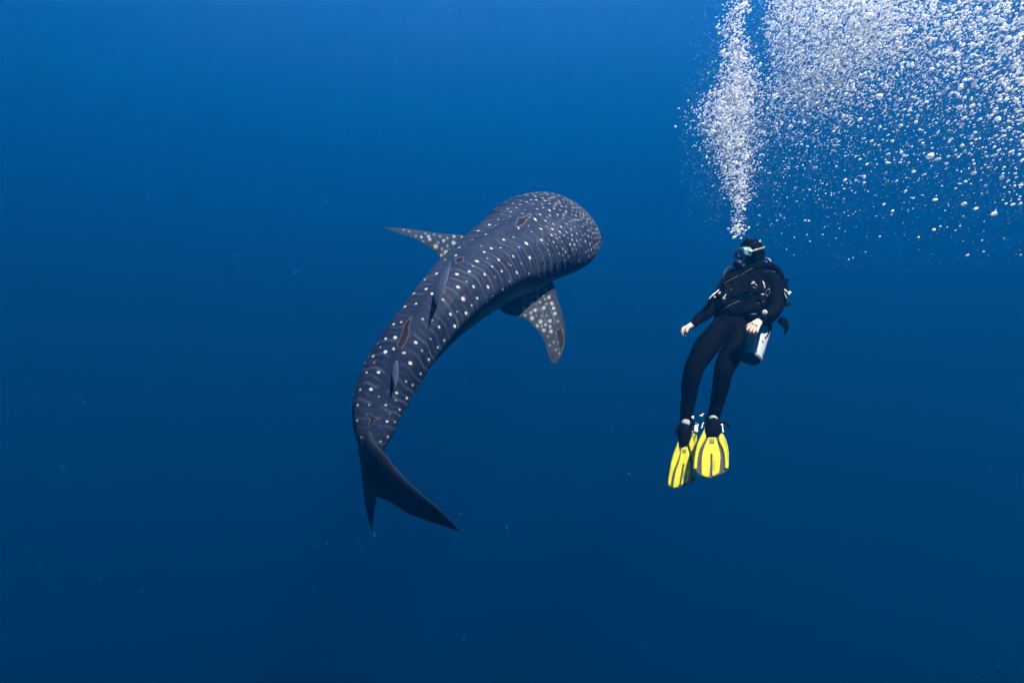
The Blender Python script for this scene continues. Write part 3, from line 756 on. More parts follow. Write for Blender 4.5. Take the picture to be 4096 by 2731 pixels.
VP_ = vv.copy(); vuv = project(VP_)
def on_vest(u, v, lift=.006):
    d2 = ((vuv[:, :2] - (u, v)) ** 2).sum(1); k = np.argsort(d2)[:10]; d_ = vuv[k, 2].min()
    return P(u, v, d_ - lift)
def vline(f, pts, lift=.006, n_=16):
    return curve([on_vest(*f(*p), lift) for p in pts], n_)
# left shoulder panel, inflated, and the padded collar
mesh_obj('shoulder_panel', ellipsoid(A3(1120, 690, 5.80), [LAT*.095 + UPT*.02, UPT*.165, FWD*.060], 30, 20, .85), M_nylon2, vest)
mesh_obj('shoulder_panel', ellipsoid(A3(735, 650, 5.92), [LAT*.085, UPT*.150 - LAT*.03, FWD*.055], 30, 20, .85), M_nylon, vest)
col_ = curve([A3(700, 590, 5.88), A3(800, 530, 5.90), A3(900, 462, 5.90), A3(1000, 432, 5.92), A3(1110, 432, 5.98), A3(1195, 480, 6.02), A3(1235, 560, 6.0)], 30)
mesh_obj('collar', tube(col_, .034, 14), M_nylon, vest)
mesh_obj('piping_and_highlight', tube(curve([A3(790, 545, 5.865), A3(890, 478, 5.862), A3(990, 440, 5.885), A3(1075, 425, 5.92)], 24), .0022, 6), M_piping, vest)
mesh_obj('piping_and_highlight', tube(curve([A3(1068, 492, 5.755), A3(1105, 480, 5.745), A3(1150, 482, 5.745), A3(1180, 492, 5.75)], 14), .0022, 6), M_piping, vest)  # this arc imitates the highlight along the top of the left shoulder
mesh_obj('piping_and_highlight', tube(curve([A3(1252, 668, 5.765), A3(1232, 740, 5.735), A3(1190, 800, 5.70), A3(1165, 860, 5.66), A3(1145, 915, 5.60)], 22), .0035, 6), M_piping, vest)
for f_, pts in ((c4, [(520,830),(640,750),(760,680),(930,605)]), (c4, [(560,200),(700,120),(900,20)]), (c4, [(640,1380),(760,1310),(880,1270)])):
    mesh_obj('piping_and_highlight', tube(vline(f_, pts, .010), .0022, 6), M_piping, vest)
# harness: shoulder straps, chest strap, waist belt
for pts, w in (([(1440,60),(1430,200),(1440,330),(1450,440),(1430,600)], .040), ([(620,220),(640,330),(600,430),(560,560),(560,680)], .040), ([(760,470),(960,450),(1180,400),(1430,370)], .026), ([(700,900),(900,860),(1150,790),(1380,700)], .050)):
    pp = vline(c4, pts, .014); mesh_obj('harness_strap', strap(pp, unit(-pp), w, .005), M_nylon2, vest)
def ringobj(f, x, y, R0, r, sq, ref, lift=.03, m=None, nm='d_ring'):
    p = on_vest(*f(x, y), lift); mesh_obj(nm, torus(p, unit(-p + np.array((0, 0, .6))), R0, r, 22, 8, squash=sq, ref=ref), m or M_pale, vest)
# ring positions are taken a little proud of the panels they hang on
def proud(f, x, y, d): return P(*f(x, y), d)
p = proud(c4, 1295, 262, 5.70); mesh_obj('d_ring', torus(p, unit(-p), .0150, .0024, 20, 8, ref=(0,0,1), span=4.4, start=1.9), M_steel, vest)
p = proud(c4, 1595, 405, 5.66); mesh_obj('d_ring', torus(p, unit(-p), .0135, .0024, 24, 8, squash=2.1, ref=(.35, 0, 1)), M_steel, vest)
def plate(f, pts, d, thick=.006, m=None, nm='buckle', parent=None):
    q_ = [P(*f(*k), d) for k in pts]; return mesh_obj(nm, slab(q_, unit(-q_[0]), thick), m or M_pale, parent or vest, smooth=False)
plate(c4, [(1190,225),(1235,150),(1290,150),(1300,185)], 5.70, m=M_white)
plate(c4, [(1462,135),(1490,140),(1520,190),(1540,300),(1520,310),(1490,210)], 5.67)
plate(c4, [(1432,440),(1500,435),(1515,460),(1470,475)], 5.66, m=M_pale)
plate(c4, [(1195,470),(1225,415),(1262,400),(1270,420),(1225,455)], 5.70)
plate(c4, [(1155,395),(1185,368),(1200,372),(1170,402)], 5.70, m=M_white)
plate(c4, [(525,550),(600,450),(625,455),(580,535),(610,560),(560,562)], 5.70)
plate(c4, [(715,348),(745,325),(748,340),(722,352)], 5.72, m=M_white)
plate(c4, [(420,430),(460,385),(495,395),(480,440),(445,448)], 5.74)
plate(c4, [(1350,678),(1365,660),(1520,608),(1522,618)], 5.66, .004, M_steel, 'pocket_zip')
plate(c4, [(985,800),(1010,786),(1178,738),(1180,750)], 5.66, .004, M_steel, 'pocket_zip')
plate(c4, [(1170,922),(1240,905),(1335,905),(1340,916),(1250,925)], 5.62, .004, M_steel, 'pocket_zip')
# pockets on the front of the vest, and a small gauge on it
for cx_, cy_, d_ in ((1130, 640, 5.745), (700, 720, 5.775)):
    c_ = P(*c4(cx_, cy_), d_); mesh_obj('pocket', ellipsoid(c_, [LAT*.095, UPT*.065, FWD*.040], 26, 16, .6), M_nylon2, vest)
p = proud(c4, 1240, 785, 5.67); gp = mesh_obj('gauge', ellipsoid(p, [LAT*.030, UPT*.030, unit(-p)*.016], 22, 12, .7), M_plum, vest)
mesh_obj('gauge_rim', torus(p + unit(-p)*.012, unit(-p), .022, .002, 20, 6), M_piping, gp)
# inflator on the right side, with its bright lever
inf = mesh_obj('inflator', tube(curve([P(*c4(430, 350), 5.76), P(*c4(380, 400), 5.74), P(*c4(310, 470), 5.73), P(*c4(250, 540), 5.73)], 12), .013, 10), M_rubber, vest)
mesh_obj('inflator_lever', strap(curve([P(*c4(442, 345), 5.725), P(*c4(380, 405), 5.715), P(*c4(300, 470), 5.705), P(*c4(205, 570), 5.705)], 10), unit((-.3, -1, .5)), [.007,.010,.009,.009,.011,.014,.010,.010,.014,.012], .006), M_white, inf)
mesh_obj('inflator_button', ellipsoid(P(*c4(340, 522), 5.70), [LAT*.011, UPT*.009, FWD*.010], 14, 8), M_white, inf)
mesh_obj('inflator_hose', tube(curve([P(*c4(430, 350), 5.77), A3(620, 600, 5.84), A3(720, 540, 5.88), A3(830, 490, 5.93)], 18), .013, 10), M_rubber, inf)
# dump valve with pale toggle on the left hip edge
dv = mesh_obj('dump_valve', tube(np.array([P(*c4(1975, 345), 5.86), P(*c4(2050, 405), 5.84)]), .009, 10), M_pale, vest)
mesh_obj('toggle', slab([P(*c4(x, y), 5.835) for x, y in ((2040,425),(2100,380),(2150,410),(2090,500),(2045,500))], unit((-.1, -1, .3)), .022), M_pale, dv)
mesh_obj('valve_cord', tube(curve([P(*c4(1960, 370), 5.87), P(*c4(1990, 460), 5.87), P(*c4(2040, 560), 5.88)], 10), .006, 8), M_pale, dv)
# loose webbing ends trailing behind
for pts, w in (([(1850,1040,6.05),(1940,1090,6.03),(2010,1170,6.0),(2030,1280,5.98),(1990,1390,5.98)], [.05,.07,.055,.035,.012]), ([(1880,240,6.0),(1980,150,6.0),(2060,110,6.02),(2100,130,6.03)], [.05,.05,.035,.01]), ([(1900,620,6.0),(2010,690,6.0),(2080,690,6.02),(2150,700,6.03)], [.04,.045,.03,.01])):
    pp = curve([P(*c4(x, y), d_) for x, y, d_ in pts], 16); ww = np.interp(np.linspace(0, 1, 16), np.linspace(0, 1, len(w)), w)
    mesh_obj('strap_end', strap(pp, unit((-.3, -1, .2)), ww, .006), M_nylon, vest)
mesh_obj('backplate', ellipsoid(A3(1080, 780, 6.02), [LAT*.16, UPT*.24, FWD*.07], 30, 20, .7), M_nylon, vest)
mesh_obj('wing', ellipsoid(A3(1190, 800, 5.94), [LAT*.075, UPT*.23, FWD*.09], 26, 18, .85), M_nylon, vest)
mesh_obj('tank_hose', tube(curve([A3(1090, 1050, 5.70), A3(1115, 1090, 5.70), A3(1105, 1140, 5.71), A3(1070, 1190, 5.73)], 14), .006, 8), M_rubber, vest)

# ------------------------------------------------------------------ diving mask
mask = thing('diving_mask', 'pale clear silicone diving mask with its strap round the hood', 'mask', HC + HF * .1)
def hd_pt(f, l, u): return HC + HF * f + HL * l + HU * u
def rrect(w, h, r, n_=8):
    o = []
    for cx_, cy_, a0 in ((w/2-r, h/2-r, 0), (-w/2+r, h/2-r, 90), (-w/2+r, -h/2+r, 180), (w/2-r, -h/2+r, 270)):
        for i in range(n_): a = R(a0 + 90*i/(n_-1)); o.append((cx_ + r*math.cos(a), cy_ + r*math.sin(a)))
    return o
def mring(w, h, r, f, u0=.008): return [hd_pt(f, x, u0 + y) for x, y in rrect(w, h, r)]
outer = [mring(.150, .094, .040, .050), mring(.158, .098, .040, .072), mring(.154, .094, .036, .100), mring(.148, .086, .030, .124), mring(.140, .078, .026, .128), mring(.128, .066, .022, .124), mring(.132, .070, .026, .080)]
sk_ = mesh_obj('skirt', loft(outer, cap=False), M_skirt, mask)
for sgn in (1, -1):
    cl = hd_pt(.1265, .034*sgn, .010)
    po = [cl + HL*x*sgn + HU*y for x, y in rrect(.056, .058, .018)]
    mesh_obj('lens', slab(po, HF, .004), M_lens, mask)
    mesh_obj('lens_frame', merge(*[tube(np.array(po + po[:2]), .0042, 8)]), M_white, mask)
mesh_obj('nose_pocket', ellipsoid(hd_pt(.112, 0, -.026), [HF*.026, HL*.019, HU*.026], 16, 12), M_skirt, mask)
for sgn in (1, -1): mesh_obj('strap_buckle', ellipsoid(hd_pt(.070, .083*sgn, .012), [HF*.018, HL*.007, HU*.015], 14, 10), M_white, mask)
sp_, sn_ = [], []
for k in np.linspace(-1, 1, 44):
    a = k * math.pi * .70
    f = -.010 - math.cos(a) * .118; l = math.sin(a) * .0835
    if abs(k) > .9: l = math.copysign(.081, k); 
    u = .010 + .046 * np.clip(1 - (f + .128) / .19, 0, 1)
    sp_.append(hd_pt(f, l, u)); sn_.append(unit(HF * (f + .005) / .112**2 + HL * l / .086**2))
mesh_obj('strap', strap(sp_, sn_, np.interp(np.abs(np.linspace(-1, 1, 44)), [0, .3, 1], [.030, .015, .012]), .003), M_strapclear, mask)

# ------------------------------------------------------------------ regulator
reg = thing('regulator', 'dark plum regulator in the mouth with a thin hose looping to the chest', 'regulator', HC + HF*.13 - HU*.06)
rc = hd_pt(.142, 0, -.078)
rax = unit(HF*.9 - HU*.25); ru = unit(HU - (HU @ rax) * rax); rl = np.cross(ru, rax)
sst = mesh_obj('second_stage', ellipsoid(rc, [rl*.040, ru*.038, rax*.032], 26, 18, .75), M_plum, reg)
mesh_obj('purge_cover', ellipsoid(rc + rax*.024, [rl*.028, ru*.027, rax*.014], 22, 12, .8), M_rubber, sst)
mesh_obj('exhaust_tee', tube(curve([rc - ru*.030 + rl*.050 - rax*.008, rc - ru*.042 - rax*.004, rc - ru*.030 - rl*.050 - rax*.008], 14), [.010,.013,.015,.016,.017,.017,.018,.018,.017,.017,.016,.015,.013,.010], 12), M_plum, sst)
mesh_obj('mouthpiece', tube(np.array([rc - rax*.02, rc - rax*.055]), .016, 12, flat=.7), M_rubber, sst)
mesh_obj('hose', tube(curve([rc - rl*.04, B3(480, 1110, 5.93), B3(390, 1220, 5.90), B3(345, 1350, 5.88), B3(335, 1500, 5.87), A3(650, 600, 5.86), A3(690, 640, 5.84), A3(760, 660, 5.84)], 40), .0062, 10), M_plum, reg)
mesh_obj('first_stage', ellipsoid(TTp + tax*.03 - sdv*.02 + FWD*.02, [LAT*.03, UPT*.035, FWD*.03], 16, 12), M_steel, reg)
mesh_obj('hose_joint', tube(curve([B3(1680, 800, 6.08), B3(1760, 840, 6.07), B3(1830, 920, 6.07)], 8), .0085, 8), M_pale, reg)
mesh_obj('hose', tube(curve([B3(1700, 780, 6.09), B3(1850, 960, 6.08), B3(2010, 1150, 6.06), B3(2150, 1400, 6.02), A3(1280, 620, 5.98), A3(1290, 760, 5.96)], 26), .011, 10), M_rubber, reg)
mesh_obj('gauge_hose_end', ellipsoid(B3(1690, 940, 6.06), [LAT*.009, UPT*.011, FWD*.009], 12, 8), M_pale, reg)

# ------------------------------------------------------------------ dive watch
wp = P(*c4(1520, 878), 5.425)
watch = thing('dive_watch', 'round white faced dive watch on a black band at the left wrist', 'watch', wp)
wn_ = unit(-wp + np.array((0, 0, 1.4))); e1 = unit(np.cross(wn_, (0.2, 0, 1))); e2 = np.cross(wn_, e1)
mesh_obj('case', ellipsoid(wp - wn_*.004, [e1*.0215, e2*.0215, wn_*.009], 26, 10, .5), M_steel, watch)
dial = mesh_obj('dial', ellipsoid(wp + wn_*.003, [e1*.0185, e2*.0185, wn_*.005], 26, 8, .4), M_white, watch)
for ang_, ln in ((2.2, .013), (3.6, .009)):
    dr = math.cos(ang_)*e1 + math.sin(ang_)*e2
    mesh_obj('watch_hand', strap(np.array([wp + wn_*.0088, wp + wn_*.0088 + dr*ln*.5, wp + wn_*.0088 + dr*ln]), wn_, .0028, .0012), M_print, dial)
fa = unit(J['forearm_l'][0] - J['wrist_l'][0]); wc = J['wrist_l'][0] + fa*.045
mesh_obj('band', torus(wc, fa, .040, .007, 28, 8), M_rubber, watch)

# ------------------------------------------------------------------ swim fins
def make_fin(label, side, dd, tilt, edges, rails, centre, blade, pocket, emblem, text_at, buckles, straps, y_ref):
    D_ = lambda y: dd - tilt * (y - y_ref)
    F_ = lambda x, y, lift=0.0: P(*a4(x, y), D_(y) - lift)
    o = F_(*blade[0]); nfin = unit(np.cross(F_(300, 1300) - F_(300, 900), F_(500, 900) - F_(300, 900)))
    if nfin @ o > 0: nfin = -nfin
    t_ = thing('swim_fin', label, 'fin', J['toe_' + side][0])
    mesh_obj('blade', slab([F_(x, y, -.004) for x, y in blade], nfin, .006), M_membrane, t_, smooth=False)
    for rp in rails:
        m_ = len(rp); rr_ = mesh_obj('side_rail', slab([F_(x, y, .006) for x, y in rp], nfin, .022, .22), M_yellow, t_, smooth=False)
    for ed in edges:
        mesh_obj('rail_edge', slab([F_(x, y, .0185) for x, y in ed], nfin, .006, .2), M_yellow2, rr_, smooth=False)
    cp_ = mesh_obj('centre_panel', slab([F_(x, y, .003) for x, y in centre], nfin, .010, .3), M_yellow, t_, smooth=False)
    ex_, ey_, es, er = emblem
    def em(x, y):
        c_, s_ = math.cos(er), math.sin(er); return F_(ex_ + es*(x*c_ - y*s_), ey_ + es*(x*s_ + y*c_), .0105)
    gg = [slab([em(x0, -1), em(x0 + .42, -1), em(x0 + .42, .45), em(x0, .45)], nfin, .002) for x0 in (-.98, -.22, .54)]
    gg.append(slab([em(-1.05, .40), em(1.05, .40), em(1.15, .75), em(0, 1.15), em(-1.15, .75)], nfin, .002))
    mesh_obj('emblem', merge(*gg), M_print, cp_, smooth=False)
    tx, ty, ta, tn = text_at; gg = []
    for i in range(tn):
        yy = ty + i * 17; xx = tx - math.tan(ta) * i * 17
        for k in range(2): gg.append(slab([F_(xx + a_, yy + b_ + k*7, .0092) for a_, b_ in ((-6, -2.2), (6, -2.2 + (i % 3 - 1)), (6, 1.6), (-6, 1.6 + (i % 2)))], nfin, .0015))
    mesh_obj('lettering', merge(*gg), M_print, cp_, smooth=False)
    rg = []
    for x, y, w, h in pocket:      # foot pocket: flattened rings along the foot
        c_ = F_(x, y, .006); a = np.linspace(0, 2*np.pi, 26, endpoint=False)
        lw = w / 2.6133 * KPX * dd; sd_ = unit(F_(x + 10, y) - F_(x, y))
        rg.append([c_ + sd_ * lw * math.cos(k) + nfin * h * math.sin(k) for k in a])
    fp = mesh_obj('foot_pocket', loft(rg), M_rubber, t_)
    for pts in buckles:
        mesh_obj('buckle', slab([F_(x, y, .03) for x, y in pts], nfin, .010), M_white, t_, smooth=False)
    for pts, w in straps:
        pp = curve([F_(x, y, l_) for x, y, l_ in pts], 16); mesh_obj('heel_strap', strap(pp, nfin, w, .005), M_rubber, t_)
    return t_
c5 = lambda x, y: ((2700 + x / 7.84 - 2600) * 2.6133, (1580 + y / 7.84 - 1400) * 2.6133)    # ankle close-up to leg measure
make_fin('yellow and black swim fin facing the camera, on the left foot beside its partner', 'l', 5.50, .00050, [[(760,893),(795,950),(811,1005),(820,1075),(820,1160),(812,1160),(809,1080),(797,1010),(778,955)]],
    [[(572,812),(560,840),(540,880),(512,935),(488,1000),(470,1070),(460,1150),(455,1238),(470,1248),(488,1240),(494,1160),(505,1085),(528,1020),(560,965),(582,920),(584,895),(574,860)],
     [(745,850),(768,888),(795,945),(812,1005),(822,1075),(822,1160),(818,1238),(800,1245),(780,1236),(778,1160),(772,1080),(752,1020),(722,965),(712,930),(722,895),(738,872)]],
    [(612,912),(630,905),(668,905),(686,914),(700,950),(718,1015),(732,1070),(737,1120),(732,1190),(720,1283),(690,1300),(655,1316),(648,1310),(650,1200),(648,1090),(640,1084),(632,1090),(628,1200),(620,1318),(600,1328),(565,1320),(537,1302),(536,1200),(540,1110),(552,1050),(575,985),(598,935)],
    [(585,880),(712,880),(770,960),(800,1060),(806,1180),(806,1258),(760,1285),(700,1312),(640,1335),(590,1338),(530,1318),(478,1262),(472,1160),(490,1060),(540,960)],
    [(655,738,46,.046),(655,755,62,.052),(655,800,80,.050),(655,845,88,.040),(652,875,80,.030),(650,895,62,.020),(648,908,36,.012)],
    (645, 950, 24, 0.0), (668, 1150, 0.0, 7),
    [[c5(*p) for p in [(1440,905),(1490,905),(1505,960),(1500,1060),(1540,1160),(1490,1160),(1470,1060),(1475,965),(1440,945)]],
     [c5(*p) for p in [(880,855),(915,885),(880,905),(865,980),(855,1020),(795,1050),(830,1000),(845,930)]],
     [c5(*p) for p in [(750,632),(830,620),(880,580),(920,595),(880,615),(840,640),(890,660),(820,665)]]],
    [([(*c5(1380, 900), .02), (*c5(1500, 850), .03), (*c5(1620, 890), .03), (*c5(1700, 980), .02), (*c5(1730, 1020), .01)], .022), ([(*c5(930, 880), .02), (*c5(1000, 700), .0), (*c5(1040, 620), -.03)], .02), ([(*c5(880, 600), .032), (*c5(980, 640), .03), (*c5(1060, 700), .01)], .012)], 700)
make_fin('yellow and black swim fin half behind its partner, on the right foot', 'r', 5.555, .00040, [[(440,850),(455,872),(488,888),(486,955),(472,1030),(462,1030),(462,960),(450,910)]],
    [[(295,950),(300,1020),(312,1072),(304,1110),(290,1150),(265,1215),(245,1265),(228,1330),(214,1405),(205,1424),(192,1420),(187,1390),(190,1340),(202,1265),(220,1165),(245,1075),(272,1010)],
     [(437,838),(455,868),(490,885),(490,960),(474,1040),(470,1120),(472,1220),(480,1330),(462,1340),(444,1345),(446,1260),(452,1190),(440,1120),(416,1040),(402,992),(412,955),(432,910)]],
    [(322,1040),(340,1018),(372,1006),(388,1014),(402,1050),(416,1110),(420,1165),(416,1230),(405,1300),(392,1374),(360,1392),(328,1410),(321,1402),(332,1330),(350,1230),(360,1195),(350,1188),(340,1196),(332,1240),(318,1320),(303,1405),(285,1430),(262,1437),(240,1438),(244,1390),(258,1310),(276,1235),(300,1170),(316,1110)],
    [(318,980),(410,950),(440,1050),(462,1180),(474,1350),(440,1375),(400,1398),(340,1420),(290,1440),(240,1442),(205,1420),(214,1330),(240,1210),(282,1080)],
    [(352,792,42,.046),(355,815,56,.052),(360,870,66,.050),(358,925,64,.040),(354,965,56,.030),(352,992,40,.019),(352,1008,24,.012)],
    (358, 1055, 19, -0.10), (352, 1265, 0.10, 5),
    [[c5(*p) for p in [(640,860),(720,900),(745,930),(720,980),(715,1170),(600,1130),(610,960)]],
     [c5(*p) for p in [(505,700),(540,650),(590,660),(590,750)]]],
    [([(*c5(170, 930), .0), (*c5(90, 1000), .01), (*c5(50, 1100), .01), (*c5(60, 1250), .0)], .022), ([(*c5(480, 780), .03), (*c5(560, 830), .03), (*c5(640, 900), .03)], .03), ([(*c5(550, 710), .032), (*c5(490, 760), .025), (*c5(430, 800), .0)], .02)], 750)
# ------------------------------------------------------------------ exhaled bubbles
bm_ = bpy.data.materials.new('air_bubble_skin'); bm_.use_nodes = True
nt = bm_.node_tree; b = nt.nodes['Principled BSDF']
b.inputs['Base Color'].default_value = (.97, .97, .96, 1); b.inputs['Roughness'].default_value = .16
b.inputs['Specular IOR Level'].default_value = .9
tl_ = nt.nodes.new('ShaderNodeBsdfTranslucent'); tl_.inputs['Color'].default_value = (.9, .93, .97, 1)
mxs = nt.nodes.new('ShaderNodeMixShader'); mxs.inputs[0].default_value = .25
nt.links.new(b.outputs[0], mxs.inputs[1]); nt.links.new(tl_.outputs[0], mxs.inputs[2]); tr_ = nt.nodes.new('ShaderNodeBsdfTransparent'); mx2 = nt.nodes.new('ShaderNodeMixShader'); mx2.inputs[0].default_value = .22
nt.links.new(mxs.outputs[0], mx2.inputs[1]); nt.links.new(tr_.outputs[0], mx2.inputs[2]); nt.links.new(mx2.outputs[0], nt.nodes['Material Output'].inputs['Surface'])

o3 = lambda u, v: (u * 1.74150, v * 1.74150)           # measured on the picture at 2352 px
BUB = []        # position, radius, squash, tilt, which
def add(u, v, d, r, which): BUB.append((P(*o3(u, v), d), r, random.uniform(.5, .9), random.gauss(.45, .25), which))
# column straight above the mask: v, left edge, right edge, crowding
CO = np.array([(548,1686,1704,.25),(530,1676,1712,.9),(515,1676,1712,.8),(495,1678,1712,.7),(470,1668,1722,1.2),(440,1660,1730,2.0),(400,1645,1738,3.2),(360,1625,1745,4.6),(320,1600,1752,6.4),(290,1592,1755,7.2),(255,1592,1758,7.6),(225,1612,1758,6.8),(195,1638,1755,5.2),(165,1646,1748,3.8),(135,1648,1742,3.0),(105,1648,1726,2.2),(75,1650,1712,1.6),(45,1652,1712,1.5),(15,1668,1730,1.2),(-30,1660,1740,1.2),(-90,1650,1745,1.2)])
CO = CO[::-1]
w_ = np.interp(np.linspace(-90, 548, 300), CO[:, 0], CO[:, 3]) ; w_ /= w_.sum()
for _ in range(6200):
    v = rng.choice(np.linspace(-90, 548, 300), p=w_) + rng.uniform(-1.1, 1.1)
    l, r_ = np.interp(v, CO[:, 0], CO[:, 1]), np.interp(v, CO[:, 0], CO[:, 2])
    k = np.clip(rng.normal(.52, .24), -.25, 1.25); u = l + (r_ - l) * k
    d = 5.80 + rng.normal(0, .10) + (540 - v) * .0004
    add(u, v, d, float(np.clip(rng.lognormal(-5.25, .42), .002, .018)), 0)
for u, v, r in ((1692,521,.020),(1703,527,.017),(1686,545,.016),(1712,530,.013),(1697,535,.016),(1680,534,.013),(1705,14,.042),(1690,24,.020),(1722,26,.018),(1668,128,.026),(1708,137,.022),(1745,150,.022),(1660,120,.02)): add(u, v, 5.75, r, 0)
# the loose bright cloud beside it, thinning downwards and to the right, some of it nearer
n_b = 0
while n_b < 18000:
    u = rng.uniform(1700, 2400); v = rng.uniform(-60, 600)
    if rng.uniform() > 1 / (1 + math.exp((1768 - 10 * math.sin(v / 37) + .10 * (v - 150) * (v > 150) * -1 - u) / 7)): continue
    core = math.exp(-((u - 1880 - (90 - v) * .25) / 120) ** 2) * (1 / (1 + math.exp((v - 215) / 50)))
    wide = (1 / (1 + math.exp((v - 120 - .22 * (u - 1900)) / 65))) * (.45 + .35 * math.exp(-((u - 2030) / 170) ** 2))
    far = .030 / (1 + math.exp((v - 460) / 40))
    if rng.uniform() > min(1, 1.9 * core + .55 * wide + far): continue
    near_ = np.clip((u - 1780) / 560, 0, 1)
    d = 5.95 - .75 * near_ * rng.uniform(.2, 1.0) + rng.normal(0, .15)
    med = -5.42 + .50 * near_
    add(u, v, float(d), float(np.clip(rng.lognormal(med, .48),   .0016, .024)), 1); n_b += 1
for u, v, r in ((2020,222,.020),(2137,360,.021),(2215,225,.012),(2145,528,.010),(2080,440,.011),(1985,405,.009),(1985,420,.009),(2030,470,.010),(2050,485,.009),(2250,275,.012),(2240,305,.010),(2185,320,.010),(2120,330,.010),(2345,425,.012),(2195,433,.007),(2320,350,.009),(2098,395,.010),(2040,375,.010),(2070,350,.010),(2270,385,.009),(2050,325,.009),(1965,360,.008),(2060,415,.007),(2110,545,.006),(2160,520,.006),(2200,170,.012),(2260,180,.012),(2310,230,.011),(2335,150,.013)): add(u, v, 5.15, r * 1.25, 1)
for _ in range(110):     # stray single bubbles below the cloud
    u, v = rng.uniform(1760, 2350), rng.uniform(360, 600)
    if rng.uniform() < (v - 360) / 330: continue
    add(u, v, rng.uniform(5.0, 6.1), float(rng.uniform(.003, .007)), 1)
def bubble_mesh(sub, lump, seed):
    bm = bmesh.new(); bmesh.ops.create_icosphere(bm, subdivisions=sub, radius=1.0)
    rr_ = np.random.default_rng(seed); k = rr_.normal(size=(4, 3)) * 1.6; ph = rr_.uniform(0, 6, 4)
    for v in bm.verts:
        c = np.array(v.co); v.co = c * (1 + lump * np.sin(k @ c + ph).mean())
        if v.co.z < -.2: v.co.z *= .75
    v_ = np.array([tuple(v.co) for v in bm.verts]); f_ = [tuple(q_.index for q_ in f.verts) for f in bm.faces]; bm.free()
    return v_, f_
def spin(sq, tilt):
    a, bq, c = random.uniform(0, 6.28), tilt, random.uniform(-.3, .3)
    m = Matrix.Rotation(-bq, 3, 'Y') @ Matrix.Rotation(c, 3, 'X') @ Matrix.Rotation(a, 3, 'Z')
    return np.array(m) @ np.diag((1.0, 1.0, sq))
scr = [r / project(p)[2] if -60 < project(p)[1] and 0 < project(p)[0] < 4096 and project(p)[1] > 6 else 0 for p, r, *_ in BUB]
order = np.argsort(-np.array(scr)); big = set(order[:290].tolist())
protos = []
for k in range(5):
    v_, f_ = bubble_mesh(3, .16, 60 + k); me = bpy.data.meshes.new('air_bubble'); me.from_pydata(v_.tolist(), [], f_)
    me.polygons.foreach_set('use_smooth', [True] * len(me.polygons)); me.materials.append(bm_); protos.append(me)
UNIQ = [(P(*o3(1705, 14), 5.75), 'largest bright air bubble, crowning the top of the column above the mask'),
        (P(*o3(2137, 360), 5.15), 'large glaring air bubble alone at the lower fringe of the loose cloud'),
        (P(*o3(2020, 222), 5.15), 'large flattened air bubble hanging in the middle of the loose cloud'),
        (P(*o3(1692, 521), 5.75), 'large air bubble just over the mask, topmost of a small clump'),
        (P(*o3(1686, 545), 5.75), 'single air bubble touching the upper rim of the diving mask')]
LAB = (('white air bubble in the dense column rising from the diver\'s mask', 'bubbles of the column above the mask'),
       ('bright white air bubble in the loose spreading cloud beside the column', 'bubbles of the loose spreading cloud'))
for i in order[:290]:
    p, r, sq, ti, wh = BUB[i]
    o = bpy.data.objects.new('air_bubble', protos[i % 5]); COL.objects.link(o)
    m = Matrix(spin(sq, ti).tolist()).to_4x4(); o.matrix_world = Matrix.Translation(Vector(p)) @ m @ Matrix.Scale(r, 4)
    tag(o, LAB[wh][0], 'bubble', LAB[wh][1])
    for q3_, lab in UNIQ:
        if np.linalg.norm(q3_ - p) < 1e-6: o['label'] = lab; del o['group']
def cloud(name, label, items, shapes):
    VV, FF, n0 = [], [], 0
    for i, (p, r, sq, ti, wh) in enumerate(items):
        v_, f_ = shapes[i % len(shapes)] if r > .0046 or len(shapes) < 2 else shi[i % 3]
        VV.append(p + (v_ @ spin(sq, ti).T) * r); FF.append(np.array(f_) + n0); n0 += len(v_)
    VV = np.concatenate(VV); FF = np.concatenate(FF)
    me = bpy.data.meshes.new(name); me.vertices.add(len(VV)); me.vertices.foreach_set('co', VV.reshape(-1))
    me.loops.add(len(FF) * 3); me.loops.foreach_set('vertex_index', FF.reshape(-1).astype(np.int32))
    me.polygons.add(len(FF)); me.polygons.foreach_set('loop_start', np.arange(0, len(FF) * 3, 3, dtype=np.int32)); me.polygons.foreach_set('loop_total', np.full(len(FF), 3, np.int32))
    me.update(calc_edges=True); me.polygons.foreach_set('use_smooth', np.ones(len(FF), bool)); me.materials.append(bm_)
    o = bpy.data.objects.new(name, me); COL.objects.link(o); tag(o, label, 'bubbles', kind='stuff'); return o
rest = [BUB[i] for i in range(len(BUB)) if i not in big]
sh2 = [bubble_mesh(2, .16, 80 + k) for k in range(4)]
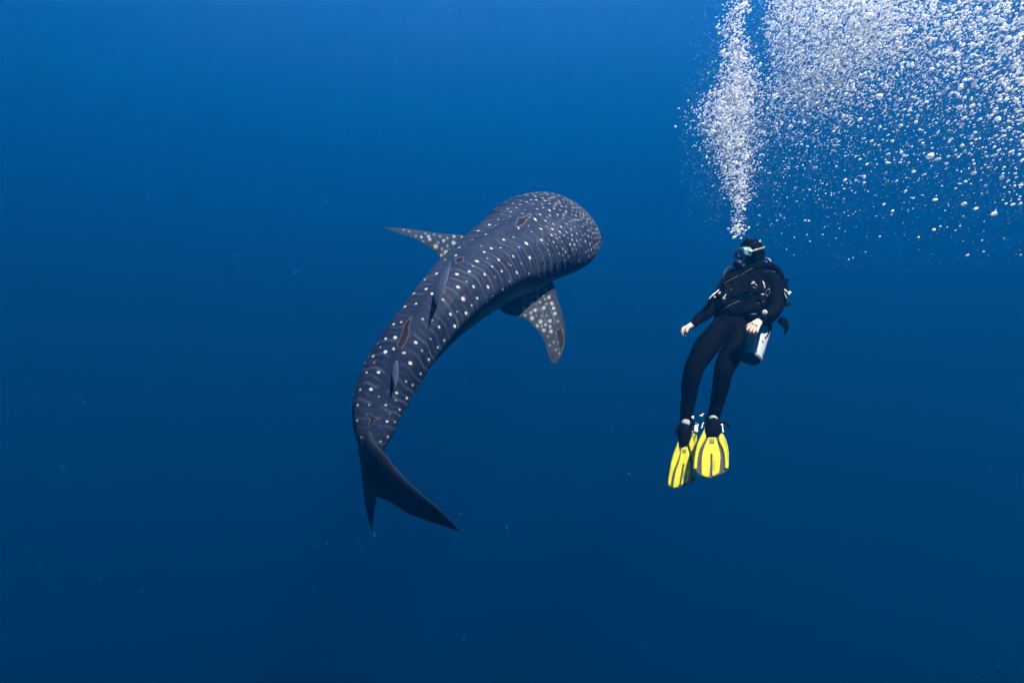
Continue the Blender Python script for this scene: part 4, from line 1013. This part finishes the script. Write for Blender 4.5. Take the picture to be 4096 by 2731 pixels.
shi = [bubble_mesh(1, .12, 95 + k) for k in range(3)]
cloud('bubbles', 'countless small white bubbles filling the column and the cloud', rest, sh2)
# the finest bubbles: a mist added round both plumes to imitate lens glow
mist = []
while len(mist) < 32000:
    u = rng.uniform(1560, 2400); v = rng.uniform(-40, 640)
    dens = .9 * math.exp(-((u - 1690) / 75) ** 2) * (1 / (1 + math.exp((v - 400) / 60))) * (1/(1+math.exp((200-v-0)/80))) + .55 / (1 + math.exp((v - 150 - .18 * (u - 1800)) / 90)) / (1 + math.exp((1760 - u) / 25)) + .04 / (1 + math.exp((1750 - u) / 30))
    if rng.uniform() > dens * np.clip((640 - v) / 260, 0, 1): continue
    mist.append((P(*o3(u, v), rng.uniform(5.0, 6.4)), float(rng.uniform(.0008, .0021)), .8, .4, 0))
bm0 = bmesh.new(); bmesh.ops.create_icosphere(bm0, subdivisions=1, radius=1.0)
ico = (np.array([tuple(v.co) for v in bm0.verts]), [tuple(q_.index for q_ in f.verts) for f in bm0.faces]); bm0.free()
cloud('veil_bubbles', 'haze of pin point bubbles added round the plumes as a pale veil', mist, [ico])

# ------------------------------------------------------------------ drifting particles
specks = []
for _ in range(1700):
    d = rng.uniform(2.0, 8.0); u, v = rng.uniform(-50, 4150), rng.uniform(-30, 2760)
    specks.append((P(u, v, d), float(rng.lognormal(-7.25, .35)) * (.4 + d * .22), random.uniform(.3, .9), random.uniform(-1, 1), 0))
sp_m = mat('drifting_plankton', (.42, .39, .43), .8, .1)
so = cloud('plankton', 'tiny pale plankton specks suspended through the water', specks, [ico]); so.data.materials.clear(); so.data.materials.append(sp_m)
so['category'] = 'plankton'
fl = curve([P(*o3(857, 1219), 5.55), P(*o3(860, 1227), 5.55), P(*o3(863, 1235), 5.55)], 8)
sl = mesh_obj('drifting_fleck', tube(fl, [.002, .005, .006, .006, .006, .006, .005, .002], 8), M_white)
tag(sl, 'tiny white sliver drifting just below the shark\'s tail fin', 'fleck')

for o in list(SC.objects):
    if '_o' in o: del o['_o']
